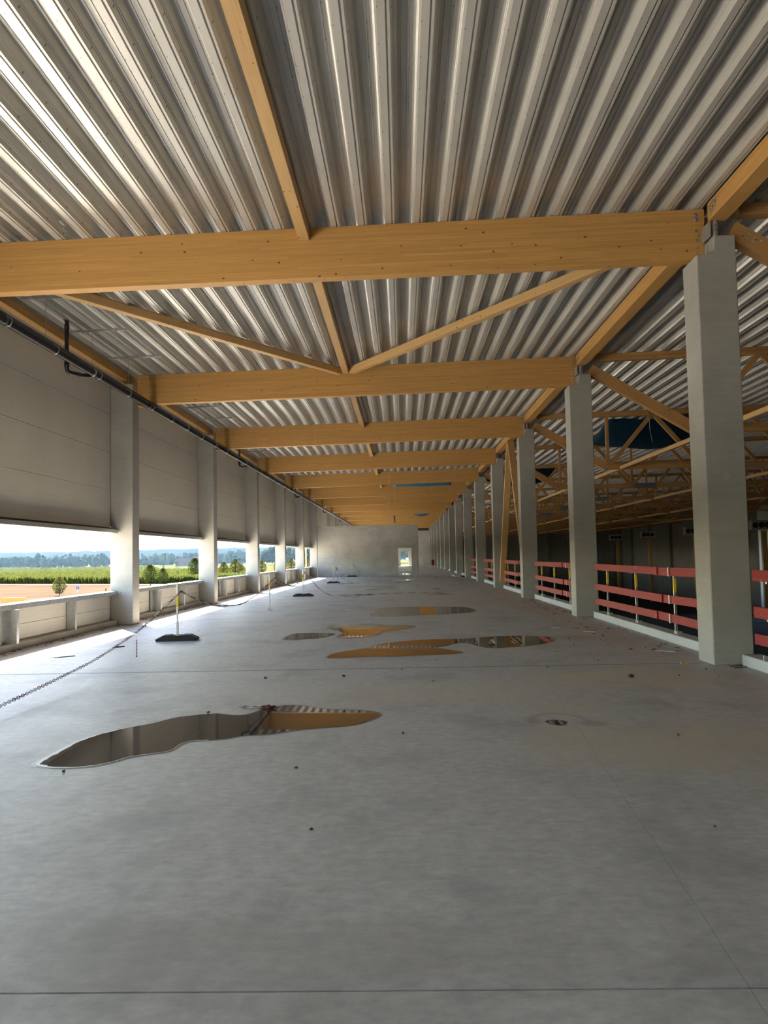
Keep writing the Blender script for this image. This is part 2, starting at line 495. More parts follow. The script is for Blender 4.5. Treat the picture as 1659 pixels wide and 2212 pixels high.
# ------------------------------------------------------------------ floor
fl = MB()
js = [YBACK, 2.977] + [11.252 + k * D for k in range(0, 14)] + [YEND + 0.3]
js = [j for j in js if j < YEND] + [YEND + 0.3]
for a, b in zip(js[:-1], js[1:]):
    fl.box(XIN - 0.1, 4.92, a + 0.006, b - 0.006, -0.3, 0)
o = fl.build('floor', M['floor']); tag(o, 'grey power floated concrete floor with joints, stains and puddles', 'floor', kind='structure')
for k, j in enumerate(js[2:-1]):
    o = MB().box(XIN + 0.3, 4.6, j - (0.022 if k == 0 else 0.013), j + (0.022 if k == 0 else 0.013), -0.01, 0.0015).build('trim_%d' % (k + 3), M['joint']); tag(o, 'dark sealed floor joint across the aisle, %s from the camera' % ORD[k + 1], 'joint', kind='structure')
o = MB().box(XIN - 0.1, 4.92, YBACK, YEND + 0.3, -0.42, -0.305).build('floor', M['dark'])
tag(o, 'dark underside of the raised concrete floor slab', 'floor', kind='structure')
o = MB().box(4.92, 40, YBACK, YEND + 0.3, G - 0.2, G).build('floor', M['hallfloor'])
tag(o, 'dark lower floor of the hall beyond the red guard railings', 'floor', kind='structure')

# ------------------------------------------------------------------ ceiling: trapezoidal steel deck
def deck(x0, x1, y0, y1, P, phase, depth=1.0):
    mb = MB()
    prof = [(0.0, 0.0), (0.022, 0.0), (0.026, 0.022), (0.038, 0.022), (0.042, 0.0), (0.066, 0.0),
            (0.088, 0.060), (0.096, 0.064), (0.099, 0.080), (0.107, 0.084), (0.110, 0.104), (0.132, 0.19),
            (0.170, 0.19), (0.173, 0.178), (0.184, 0.178), (0.187, 0.19), (0.235, 0.19), (0.238, 0.178), (0.249, 0.178), (0.252, 0.19), (0.290, 0.19),
            (0.312, 0.104), (0.315, 0.084), (0.323, 0.080), (0.326, 0.064), (0.334, 0.060), (0.356, 0.0)]
    k = P / 0.411
    xs = []
    x = x0 - ((x0 - phase) % P)
    while x < x1:
        for px, pz in prof:
            X = x + (px - 0.033) * k
            if x0 <= X <= x1: xs.append((X, bt(X) + pz * depth + 0.002))
        x += P
    rows = []
    ys = [y0, y1]
    for y in ys: rows.append([mb.bm.verts.new((X, y, z)) for X, z in xs])
    for i in range(len(xs) - 1): mb.bm.faces.new([rows[0][i], rows[0][i + 1], rows[1][i + 1], rows[1][i]])
    # insulation above
    a = [(x0, bt(x0) + 0.21), (x1, bt(x1) + 0.21), (x1, bt(x1) + 0.42), (x0, bt(x0) + 0.42)]
    mb.prism(a, y0, y1, 'y')
    return mb
o = deck(XIN - 0.15, 4.62, YBACK - 0.3, YEND + 0.3, 0.411, -0.456).build('ceiling', M['deck'])
tag(o, 'corrugated steel deck ceiling over the concrete aisle', 'ceiling', kind='structure')
o = deck(4.62, 40, YBACK, YEND + 0.3, 0.455, 4.95, 0.72).build('ceiling', M['deck'])
tag(o, 'corrugated steel deck ceiling over the dark hall', 'ceiling', kind='structure')

# ------------------------------------------------------------------ left wall
for i in range(-1, 14):
    y0, y1 = row(i) + 0.02, row(i + 1) + 0.02
    mb = MB()
    T = 0.1
    if i <= 6:
        zs_ = [2.45, 3.385, 4.345, 5.305, 6.36]
        for a, b in zip(zs_[:-1], zs_[1:]): mb.box(XIN - T, XIN, y0, y1 - 0.06, a + 0.004, b - 0.004)
        mb.box(XIN - T + 0.01, XIN - 0.02, y0, y1, 2.46, 6.35)
        for a, b in zip([-0.1, 0.44], [0.44, 0.80]): mb.box(XIN - T, XIN, y0, y1 - 0.06, a + 0.004, b - 0.004)
        mb.box(XIN - T + 0.01, XIN - 0.02, y0, y1, -0.1, 0.79)
        lab = 'beige sandwich panel wall with open window strip, ' + ('%s bay from the camera' % ['nearest', 'second', 'third', 'fourth', 'fifth', 'sixth'][i - 1] if i > 0 else 'beside the camera' if i == 0 else 'behind the camera')
    else:
        for k in range(7):
            mb.box(XIN - T, XIN, y0 + k * D / 7 + 0.004, y0 + (k + 1) * D / 7 - 0.004, 2.45, 6.36)
        mb.box(XIN - T + 0.01, XIN - 0.02, y0, y1, 2.46, 6.35)
        mb.box(XIN - T, XIN, y0, y1, -0.1, 0.8)
        lab = 'upright panel wall above the end room, bay %s' % WORD[i]
    o = mb.build('wall_left', M['panel']); tag(o, lab, 'wall', kind='structure')

# left columns -------------------------------------------------------------
def ring(parent, x, y, z, r, mat=None):
    MB().tube([(x + r * math.cos(a * math.pi / 12), y, z + r * math.sin(a * math.pi / 12)) for a in range(24)], 0.006, 6, closed=True).build('plug_ring', mat or M['column'], parent, smooth=True)
    MB().cyl((x, y - 0.004, z), (x, y + 0.01, z), r * 0.93, 24).build('plug_cap', mat or M['column'], parent)
for i in range(1, 14):
    y = row(i)
    r = empty('concrete_column', (XL - 0.28, y, 0))
    tag(r, 'pale concrete column on the left window wall, %s to the camera' % ordn(i) if 1 < i < 8 else ('concrete wall column just behind the left frame edge' if i == 1 else 'concrete column behind the end room, wall row %s' % WORD[i]), 'column', 'left wall columns')
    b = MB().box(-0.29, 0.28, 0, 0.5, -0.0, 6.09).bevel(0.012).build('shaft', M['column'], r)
    if 1 < i < 8:
        ring(r, -0.02, 0, 4.11, 0.055)
        MB().box(0.281, 0.40, 0.33, 0.57, 5.585, 5.612).build('bearing_block', M['glulam'], r)

# window strip steel: lintel, sill rail, posts, kerb -------------------------
for i in range(1, 7):
    y0, y1 = row(i) + 0.5, row(i + 1)
    od = ['nearest', 'second', 'third', 'fourth', 'fifth', 'sixth'][i - 1]
    xa, xb = XIN - 0.04, XL - 0.38
    r = empty('steel_lintel', (XIN, y0, 2.35)); tag(r, 'galvanised steel lintel above the window strip, %s bay' % od, 'lintel', 'window lintels')
    def chan(z0, z1, name):
        mb = MB()
        h = z1 - z0
        mb.prism([(xa - XIN, -h / 2), (xb - XIN, -h / 2), (xb - XIN, h / 2), (xa - XIN, h / 2), (xa - XIN, h / 2 - 0.006), (xb - XIN - 0.006, h / 2 - 0.006), (xb - XIN - 0.006, -h / 2 + 0.006), (xa - XIN, -h / 2 + 0.006)], 0.005, y1 - y0 - 0.005, 'y')
        return mb
    chan(2.29, 2.38, '').build('channel', M['galv'], r)
    MB().box(xb - XIN - 0.02, xb - XIN + 0.06, y1 - y0 - 0.012, y1 - y0 - 0.002, -0.035, 0.035).build('end_bracket', M['galv'], r)
    MB().cyl((xb - XIN + 0.04, y1 - y0 - 0.035, 0), (xb - XIN + 0.04, y1 - y0 - 0.01, 0), 0.014, 8).build('bolt', M['bolt'], r)
    MB().box(xa - XIN, xa - XIN + 0.05, 0.01, y1 - y0 - 0.01, 0.05, 0.10).build('drip_profile', M['dark'], r)
    r = empty('sill_rail', (XIN, y0, 0.8)); tag(r, 'galvanised steel sill rail below the window strip, %s bay' % od, 'rail', 'window sill rails')
    MB().prism([(xa - XIN - 0.08, -0.05), (xb - XIN, -0.05), (xb - XIN, 0.05), (xa - XIN - 0.08, 0.05)], 0.005, y1 - y0 - 0.005, 'y').bevel(0.004).build('channel', M['galv'], r)
    MB().box(xb - XIN - 0.02, xb - XIN + 0.07, y1 - y0 - 0.012, y1 - y0 - 0.002, -0.03, 0.035).build('end_bracket', M['galv'], r)
    MB().cyl((xb - XIN + 0.045, y1 - y0 - 0.035, 0), (xb - XIN + 0.045, y1 - y0 - 0.01, 0), 0.014, 8).build('bolt', M['bolt'], r)
    MB().box(xa - XIN - 0.02, xa - XIN, y1 - y0 - 0.20, y1 - y0 - 0.18, 0.05, 0.14).build('clip', M['dark'], r)
    for k, yy in enumerate((row(i) + 3.2, row(i) + 5.92)):
        p = empty('steel_post', (XIN, yy, 0.13)); tag(p, '%s galvanised C post under the sill rail, %s bay' % (['nearer', 'farther'][k], od), 'post', 'parapet posts')
        w = 0.20 if k else 0.27
        MB().prism([(0.012, 0), (w, 0), (w, 0.09), (w - 0.02, 0.09), (w - 0.02, 0.085), (w - 0.005, 0.085), (w - 0.005, 0.005), (0.017, 0.005), (0.017, 0.09), (0.012, 0.09)], 0, 0.62, 'z').build('profile', M['galv'], p)
        if k == 0:
            MB().box(0.012, w, -0.005, 0.0, 0.50, 0.62).build('head_plate', M['galv'], p)
            MB().box(0.02, 0.09, -0.22, -0.2, 0, 0.60).box(0.02, 0.03, -0.22, 0, 0, 0.6).build('side_channel', M['galv'], p)
    o = MB().box(XIN + 0.001, XL - 0.385, y0 + 0.01, y1 - 0.01, 0, 0.13).bevel(0.008).build('concrete_kerb', M['endwall'])
    tag(o, 'low concrete kerb under the left window wall, %s bay' % od, 'kerb', 'left kerbs')
o = stick('timber_post', (XIN - 0.3, row(7) - 0.25, -0.5), (XIN - 0.3, row(7) - 0.25, 3.2), 0.10, 0.12, M['timber'])
tag(o, 'orange timber post outside the farthest left window opening', 'post')

# edge beams along the left wall
for i in range(0, 14):
    y0 = row(i) + 0.1 if i else YBACK + 3
    o = stick('edge_beam', (-7.025, y0, 6.285), (-7.025, row(i + 1) + 0.06, 6.285), 0.15, 0.185, M['glulam'])
    tag(o, 'timber edge beam along the top of the left wall, %s' % ('in the bay nearest the camera' if i == 0 else 'beyond wall column %s' % WORD[i] if i < 7 else 'high over the end room, row %s' % WORD[i]), 'beam', 'left edge beams')

# ------------------------------------------------------------------ right columns
def text_mesh(s, size):
    cu = bpy.data.curves.new('marking', 'FONT'); cu.body = s; cu.size = size; cu.align_x = 'CENTER'; cu.align_y = 'CENTER'; cu.extrude = 0.0006
    ob = bpy.data.objects.new('tmp_marking', cu); COL.objects.link(ob)
    bpy.context.view_layer.update()
    me = bpy.data.meshes.new_from_object(ob.evaluated_get(bpy.context.evaluated_depsgraph_get()))
    bpy.data.objects.remove(ob); me.materials.append(M['dark'])
    return me
for i in range(0, 15):
    y = row(i)
    r = empty('concrete_column', (XR + CW / 2, y, 0))
    tag(r, 'tall notched concrete column between aisle and hall, %s to the camera' % ordn(i) if i else 'notched concrete column just outside the right frame edge', 'column', 'right aisle columns')
    h = CW / 2
    prof = [(-h, -0.0), (h, -0.0), (h, 6.065), (-h + 0.26, 6.065), (-h + 0.26, 5.79), (-h, 5.79)]
    if i: prof = [(-h, 0), (h, 0), (h, 6.065), (-h + 0.26, 6.065), (-h + 0.26, 5.79), (-h, 5.79)]
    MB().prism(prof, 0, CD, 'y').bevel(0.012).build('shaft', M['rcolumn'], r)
    if 1 <= i <= 7: ring(r, 0.0, 0, 2.62, 0.06, M['rcolumn'])
    # steel shoe between column head and edge beam
    s_ = MB().box(-0.015, 0.16, 0.10, 0.35, 6.066, 6.08).box(-0.055, -0.035, 0.06, 0.40, 6.08, 6.30).box(0.04, 0.06, 0.06, 0.40, 6.08, 6.30).box(-0.06, 0.18, 0.40, 0.41, 6.08, 6.30).build('steel_shoe', M['steel'], r)
    MB().box(0.008, 0.032, 0.05, 0.16, 6.066, 6.31).build('shim_plate', M['white'], r)
    if i == 1:
        me = text_mesh('A 22', 0.055)
        o = link('marking', me, s_, (0.02, 0.0455, 6.18), (math.pi / 2, math.pi / 2, 0))
        o.location = (0.0205, 0.048, 6.19)
    MB().cyl((-h + 0.20, 0.12, 5.79), (-h + 0.20, 0.12, 5.99), 0.012, 8).build('dowel', M['galv'], r)

# main glulam beams
bolt_me = MB().cyl((0, -0.008, 0), (0, 0.004, 0), 0.020, 10).mesh('bolt_head', M['bolt'])
washer_me = MB().cyl((0, -0.004, 0), (0, 0.004, 0), 0.034, 14).cyl((0, -0.014, 0), (0, 0.004, 0), 0.017, 6).mesh('bolt_head', M['bolt'])
def slope_beam(name, x0, x1, y0, th, hh, mat):
    mb = MB()
    P = [(x0, bt(x0) - hh), (x1, bt(x1) - hh), (x1, bt(x1) - 0.002), (x0, bt(x0) - 0.002)]
    mb.prism(P, y0, y0 + th, 'y')
    mb.bevel(0.005)
    a = math.atan(0.0193)
    me = mb.mesh(name, mat, origin=(x0, y0, bt(x0) - hh / 2))
    me.transform(Matrix.Rotation(a, 4, 'Y'))
    return link(name, me, None, (x0, y0, bt(x0) - hh / 2), (0, -a, 0))
for i in range(1, 15):
    o = slope_beam('main_beam', XL + 0.004, 4.548, row(i) + 0.353, 0.2, 0.762, M['glulam'])
    lab = 'wide glulam main beam spanning the aisle, %s to the camera' % ordn(i)
    tag(o, lab, 'beam', 'glulam main beams')
    L = 4.548 - XL
    if i <= 3:
        for dz, me in ((0.29, washer_me), (0.22, washer_me), (0.05, bolt_me), (-0.02, bolt_me), (-0.09, bolt_me), (-0.20, bolt_me), (-0.27, bolt_me)):
            link('bolt_head', me, o, (L - 0.13 + (0.03 if dz == -0.02 else 0), 0, dz))
# right edge beams (per bay)
for i in range(0, 15):
    ya = row(i) + 0.58; yb_ = min(row(i + 1) + 0.10, YEND - 0.02)
    o = stick('edge_beam', (4.617, ya, 6.437), (4.617, yb_, 6.437), 0.25, 0.27, M['glulam'])
    tag(o, 'glulam edge beam on the right columns, %s' % ('in the bay nearest the camera, cut by the frame' if i == 0 else 'running back from column %s' % WORD[i]), 'beam', 'right edge beams')
    if i <= 2:
        Lb = yb_ - ya
        for k, (dx, dz) in enumerate(((0.12, 0.02), (0.12, -0.06), (0.20, 0.06), (0.20, -0.02), (0.28, 0.085), (0.28, 0.01))):
            link('bolt_head', washer_me, o, (Lb - dx, 0.125, dz), (0, 0, math.pi))
# centre purlins per bay
for i in range(0, 14):
    ya = row(i) + 0.555; yb_ = row(i + 1) + 0.351
    if i == 0: ya = row(0) - 2
    o = stick('purlin', (-1.36, ya, 6.395), (-1.36, yb_, 6.395), 0.16, 0.19, M['timber'])
    tag(o, 'timber purlin under the deck left of centre, %s' % ('bay nearest the camera' if i == 0 else 'just beyond main beam %s' % WORD[i]), 'purlin', 'centre purlins')
o = stick('diagonal_brace', (-1.50, 19.80, 6.34), (-6.60, 12.05, 6.305), 0.16, 0.17, M['timber'])
tag(o, 'timber roof brace running from the second beam to the left wall', 'brace')
o = stick('diagonal_brace', (-1.20, 19.80, 6.355), (4.36, 11.75, 6.42), 0.16, 0.17, M['timber'])
tag(o, 'timber roof brace running from the second beam to the right columns', 'brace')
# inverted V bracing between right columns three and four
APEX = Vector((4.58, row(3) + 4.45, 6.25))
o = stick('wall_brace', APEX + Vector((0, 0.1, 0)), (4.60, row(4) - 0.20, 0.29), 0.26, 0.16, M['timber'], up=Vector((1, 0, 0)).cross(Vector((0, 0.55, -1))))
tag(o, 'leaning orange timber brace footed at the fourth right column', 'brace')
o = stick('wall_brace', APEX - Vector((0, 0.1, 0)), (4.60, row(3) + CD + 0.20, 0.29), 0.26, 0.16, M['timber'], up=Vector((1, 0, 0)).cross(Vector((0, -0.55, -1))))
tag(o, 'leaning orange timber brace footed behind the third right column', 'brace')

# ------------------------------------------------------------------ guard railings on the right
for i in range(0, 6):
    ya, yb_ = row(i) + CD, row(i + 1)
    od = 'cut by the right frame edge' if i == 0 else 'between right columns %s and %s' % (WORD[i], WORD[i + 1])
    o = MB().box(4.635, 4.90, ya - 0.25 if i else ya, yb_ - (0.22 if i else 0.05), 0, 0.15).bevel(0.008).build('concrete_kerb', M['kerb'])
    if i > 0:
        o.data.transform(Matrix.Translation((0, 0.25, 0))) if False else None
    tag(o, 'white edged concrete kerb under the railing, %s' % od, 'kerb', 'right kerbs')
    r = empty('guard_railing', (4.70, ya, 0.15)); tag(r, 'red board guard railing, %s' % od, 'railing', 'red guard railings')
    L = yb_ - ya
    ends = (0.55, L - 0.55)
    pos = [2.2, 4.45, 6.65] if i else [2.0, 4.5, 7.05]
    for z in (1.08, 0.60, 0.27):
        spl = 2.75 + random.uniform(-0.2, 0.2)
        for (a, b, dx, dz) in ((0.08, spl + 0.2, -0.035, 0.0), (spl, ends[1] + 0.02, -0.062, 0.004)):
            sg = random.uniform(-0.015, 0.015)
            q = stick('board', (-0.045 + dx + 0.03, a, z + sg + dz), (-0.045 + dx + 0.03, b, z - sg + dz), 0.026, 0.145, M['redboard'], r, bev=0.003)
            if random.random() < 0.3: q.scale.z = random.uniform(0.96, 1.0)
    for k, py in enumerate(pos):
        p = MB().box(0.0, 0.04, py - 0.02, py + 0.02, 0.0, 1.14).build('post', M['galv'], r)
        MB().box(-0.002, 0.042, py - 0.022, py + 0.022, 0.72, 0.96).build('yellow_band', M['yellow'], p)
        MB().box(0.0, 0.09, py - 0.10, py + 0.06, 0.0, 0.05).build('foot_clamp', M['steel'], p)
        for z in (1.08, 0.60, 0.27):
            MB().box(-0.088, -0.084, py - 0.02, py + 0.02, z - 0.075, z + 0.075).box(-0.088, 0.0, py - 0.02, py + 0.02, z - 0.082, z - 0.075).build('board_clip', M['galv'], p)
for i in range(6, 14):
    o = MB().box(4.635, 4.90, row(i) + CD + 0.01, row(i + 1) - 0.01, 0, 0.15).bevel(0.008).build('concrete_kerb', M['kerb'])
    tag(o, 'pale concrete kerb far down the aisle, beyond right column %s' % WORD[i], 'kerb', 'right kerbs')

# ------------------------------------------------------------------ drain pipe with hangers
PX, PZ, PR = -6.35, 5.525, 0.08
r = empty('drain_pipe', (PX, 0, PZ)); tag(r, 'long black drain pipe hanging along the left wall', 'pipe')
MB().tube([(0, YBACK + 4, 0), (0, YEND - 0.3, 0)], PR, 20).build('pipe', M['black'], r, smooth=True)
MB().box(-0.03, 0.012, YBACK + 4, YEND - 0.3, PR + 0.022, PR + 0.05).build('mounting_rail', M['black'], r)
for k in range(0, 34):
    MB().tube([(0, 5.0 + k * 3.6, 0), (0, 5.09 + k * 3.6, 0)], PR + 0.006, 20).build('pipe_socket', M['black'], r, smooth=True)
clamp_me = MB().tube([((PR + 0.004) * math.cos(a * math.pi / 12), 0, (PR + 0.004) * math.sin(a * math.pi / 12)) for a in range(24)], 0.007, 6, closed=True).box(-0.008, 0.008, -0.012, 0.012, PR, PR + 0.05).mesh('pipe_clamp', M['bolt'], True)
cy_list = [12.39, 14.14, 15.92, 16.22, 18.0, 19.73, 21.46, 22.96]
while cy_list[-1] < YEND - 3: cy_list.append(cy_list[-1] + 1.75)
for yy in cy_list: link('pipe_clamp', clamp_me, r, (0, yy, 0))
# hangers : strut rail under the deck and threaded rod
hy = [11.6 + 2.1 * k for k in range(0, 50)]
hy[0:4] = [11.65, 13.75, 15.85, 18.03]
hn = 0; HB = {}
beam_ys = [row(i) + 0.45 for i in range(1, 15)]
for yy in hy:
    if yy > YEND - 2: break
    for b in beam_ys:
        if abs(yy - b) < 0.25: yy = b + 0.45
    hn += 1
    by_ = max(1, int((yy - Y1) / D) + 1); hb = HB.get(by_, 0); HB[by_] = hb + 1
    zt = bt(-6.3)
    h = empty('pipe_hanger', (PX, yy, PZ))
    tag(h, 'galvanised strut and rod hanging the drain pipe, %s in the bay beyond wall column %s' % (['first', 'second', 'third', 'fourth', 'fifth', 'sixth'][hb], WORD[by_]), 'hanger', 'drain pipe hangers')
    MB().hexa([(-0.45, -0.02, bt(-6.8) - 0.045 - PZ), (0.78, -0.02, bt(-5.57) - 0.045 - PZ), (0.78, 0.02, bt(-5.57) - 0.045 - PZ), (-0.45, 0.02, bt(-6.8) - 0.045 - PZ),
              (-0.45, -0.02, bt(-6.8) - 0.004 - PZ), (0.78, -0.02, bt(-5.57) - 0.004 - PZ), (0.78, 0.02, bt(-5.57) - 0.004 - PZ), (-0.45, 0.02, bt(-6.8) - 0.004 - PZ)]).build('strut_channel', M['galv'], h)
    MB().cyl((0.01, 0, PR + 0.05), (0.01, 0, zt - 0.02 - PZ), 0.006, 6).build('threaded_rod', M['galv'], h)
    if hn < 12:
        for bx in (-0.18, 0.52): MB().cyl((bx, 0, bt(PX + bx) - 0.075 - PZ), (bx, 0, bt(PX + bx) - 0.04 - PZ), 0.012, 6).build('bolt', M['bolt'], h)
# roof outlets joining the pipe
for k, (yy, lab) in enumerate([(15.15, 'nearest the camera'), (31.6, 'second from the camera'), (48.4, 'third from the camera'), (65.7, 'above the end room'), (82.7, 'farthest down the wall')]):
    q = empty('roof_outlet_pipe', (-6.56, yy, 5.36)); tag(q, 'black angled roof outlet pipe dropping behind the drain, ' + lab, 'pipe', 'roof outlet pipes')
    z1 = bt(-6.56) - 5.36
    MB().tube([(0, 0, z1 - 0.01), (0, 0, 0.08), (0.004, 0.02, 0.03), (0.02, 0.05, 0.006), (0.05, 0.10, 0), (0.10, 0.45, 0.03), (0.15, 0.72, 0.08), (0.18, 0.9, 0.12)], 0.042, 12).build('pipe_bend', M['black'], q, smooth=True)
    for z in (0.10, 0.85): MB().tube([(0, 0, z), (0, 0, z + 0.09)], 0.048, 12).build('socket', M['black'], q, smooth=True)
    MB().tube([(0.08, 0.36, 0.022), (0.092, 0.43, 0.028)], 0.048, 12).build('socket', M['black'], q, smooth=True)
    if k == 0: MB().cyl((-0.03, -0.02, z1 - 0.012), (-0.03, -0.02, z1 + 0.0), 0.03, 8).build('red_plug', M['redp'], q)
# small hook on the deck near the first beam
q = empty('deck_hook', (-4.75, row(1) - 0.15, bt(-4.75))); tag(q, 'small steel hanger clip on the deck above the nearest beam', 'hook')
MB().box(-0.02, 0.02, -0.14, 0.02, -0.012, 0.0).build('clip', M['steel'], q)
MB().tube([(0, 0.0, -0.01), (0.0, 0.0, -0.07), (0.02, 0.03, -0.09), (0.04, 0.05, -0.07)], 0.006, 6).build('wire', M['steel'], q)

# ------------------------------------------------------------------ end wall, end room and hall shell
YE = row(7)
mb = MB()
x0, x1, dx0, dx1 = XIN + 0.6, 1.29, -0.375, 0.795
mb.box(x0, dx0, YE, YE + 0.25, 0, 3.86); mb.box(dx1, x1 - 0.22, YE, YE + 0.25, 0, 3.86); mb.box(dx0, dx1, YE, YE + 0.25, 2.25, 3.86)
o = mb.build('wall_end', M['endwall']); tag(o, 'grey concrete end wall with a small doorway across the aisle', 'wall', kind='structure')
o = MB().box(x0 - 0.02, x1, YE - 0.03, YE + 0.28, 3.86, 4.05).bevel(0.01).build('trim_1', M['endwall']); tag(o, 'concrete capping beam on the end wall', 'trim', kind='structure')
o = MB().box(x1 - 0.219, x1, YE - 0.02, YE + 0.3, 0, 3.859).bevel(0.01).build('trim_2', M['endwall']); tag(o, 'concrete pier at the right end of the end wall', 'trim', kind='structure')
mb = MB()
for a, b, c0, c1 in ((dx0 - 0.0, dx0 + 0.05, 0.0, 2.25), (dx1 - 0.05, dx1, 0.0, 2.25), (dx0 + 0.05, dx1 - 0.05, 2.20, 2.25)): mb.box(a, b, YE - 0.012, YE + 0.262, c0, c1)
o = mb.build('door_1', M['column']); tag(o, 'pale door frame in the concrete end wall', 'door', kind='structure')
o = MB().box(x0, dx0 - 0.01, YE - 0.018, YE - 0.001, 0, 0.30).build('baseboard_left', M['endwall']); tag(o, 'low concrete plinth along the foot of the end wall', 'baseboard', kind='structure')
# far gable with its own doorway
mb = MB()
fx0, fx1 = -0.28, 0.95
mb.box(XIN - 0.1, fx0, YEND, YEND + 0.3, 0, 6.35); mb.box(fx1, 4.9, YEND, YEND + 0.3, 0, 6.55); mb.box(fx0, fx1, YEND, YEND + 0.3, 2.28, 6.3)
o = mb.build('wall_back', M['endwall']); tag(o, 'far concrete gable wall with a bright doorway to the outside', 'wall', kind='structure')
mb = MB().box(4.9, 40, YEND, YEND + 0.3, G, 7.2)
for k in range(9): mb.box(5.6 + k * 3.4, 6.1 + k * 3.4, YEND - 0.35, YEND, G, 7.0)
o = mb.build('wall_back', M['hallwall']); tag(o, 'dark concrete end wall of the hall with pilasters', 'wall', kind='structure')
mb = MB().box(34.6, 34.9, 77.0, YEND, G, 7.3)
for k in range(5): mb.box(34.2, 34.6, 84 + k * 8.5, 84.5 + k * 8.5, G, 7.0)
o = mb.build('wall_right', M['hallwall']); tag(o, 'dark concrete side wall of the hall far to the right', 'wall', kind='structure')
o = MB().box(34.6, 39, 76.8, 76.98, G, 7.2).build('wall_right', M['kerb']); tag(o, 'sunlit concrete return wall at the hall side opening', 'wall', kind='structure')
mb = MB().box(38.7, 39, YBACK, 70, G, 7.3).box(38.7, 39, 70, 76.8, 3.6, 7.3).box(38.7, 39, 75.5, 76.8, G, 3.6).box(38.7, 39, 70, 75.5, G, -2.5)
o = mb.build('wall_right', M['hallwall']); tag(o, 'set back concrete hall side wall with a tall opening', 'wall', kind='structure')
o = MB().box(XIN - 0.1, 4.92, YBACK - 0.3, YBACK, 0, 6.4).build('blocking_wall', M['endwall']); tag(o, 'added concrete wall blocking rear light behind the camera in the aisle', 'wall', kind='structure')  # unseen wall added to cut light from the rear
o = MB().box(4.92, 39, YBACK - 0.3, YBACK, G, 7.3).build('blocking_wall', M['hallwall']); tag(o, 'added concrete wall behind the camera keeping light out of the hall', 'wall', kind='structure')  # unseen wall added so the hall stays dark
o = MB().box(4.925, 5.1, YBACK, YEND, G, -0.31).build('wall_left', M['hallwall']); tag(o, 'concrete wall below the aisle slab edge', 'wall', kind='structure')
o = MB().box(29.6, 30.35, YEND - 0.5, YEND - 0.36, G, -1.3).build('sectional_gate', M['render']); tag(o, 'pale sectional gate panel low on the hall end wall', 'gate')

# ------------------------------------------------------------------ hall trusses
BN = [7.5 + 3.34 * k for k in range(8)]
TN = [9.17 + 3.34 * k for k in range(8)]
for i in range(1, 15):
    y = row(i) + 0.27
    r = empty('roof_truss', (4.78, y, 6.0)); off = (4.78, y, 6.0)
    tag(r, 'timber lattice roof truss over the dark hall, %s to the camera' % ordn(i), 'truss', 'hall roof trusses')
    zt_ = lambda x: bt(x) - 0.10
    stick('top_chord', (4.98, y, zt_(4.98)), (34.2, y, zt_(34.2)), 0.16, 0.19, M['truss'], r, off)
    stick('bottom_chord', (7.38, y, 4.65), (31.2, y, 4.65), 0.16, 0.20, M['truss'], r, off)
    e = stick('end_diagonal', (4.86, y, 6.22), (7.42, y, 4.66), 0.18, 0.27, M['truss'], r, off)
    if i <= 3:
        for k in range(6): link('bolt_head', bolt_me, e, (0.24 + 0.10 * (k % 3), -0.09 if False else 0.09, 0.05 - 0.07 * (k // 3)), (0, 0, 0))
        for k in range(5): link('bolt_head', bolt_me, e, (0.25 + 0.10 * (k % 3), -0.09, 0.05 - 0.07 * (k // 3)))
    for k in range(8):
        x = BN[k]
        if x < 31:
            stick('vertical', (x, y, 4.75), (x, y, zt_(x) - 0.09), 0.11, 0.11, M['truss'], r, off)
            if k < 7:
                stick('diagonal', (x + 0.08, y, 4.72), (TN[k] - 0.04, y, zt_(TN[k]) - 0.08), 0.12, 0.14, M['truss'], r, off)
                stick('diagonal', (TN[k] + 0.04, y, zt_(TN[k]) - 0.08), (x + 3.34 - 0.08, y, 4.72), 0.12, 0.14, M['truss'], r, off)
    stick('end_diagonal', (31.1, y, 4.66), (34.2, y, 6.9), 0.18, 0.22, M['truss'], r, off)
    if i in (4, 5, 6, 7): MB().box(10.9 - 4.78, 11.95 - 4.78, -0.09, 0.09, -1.46, -1.24).build('grey_wrap', M['wrap'], r)
    if i < 14:
        for k, x in enumerate((7.95, 14.6, 21.3, 28.0)):
            o = stick('bottom_tie', (x, y + 0.09, 4.60), (x, row(i + 1) + 0.18, 4.60), 0.10, 0.12, M['timber'])
            tag(o, 'horizontal timber tie between hall trusses %s and %s, line %s from the aisle' % (WORD[i], WORD[i + 1], ['first', 'second', 'third', 'fourth'][k]), 'tie', 'hall truss ties')
for k, x in enumerate((7.95,)):
    o = stick('bottom_tie', (x, row(0), 4.60), (x, row(1) + 0.18, 4.60), 0.10, 0.12, M['timber']); tag(o, 'horizontal timber tie reaching the nearest hall truss', 'tie', 'hall truss ties')

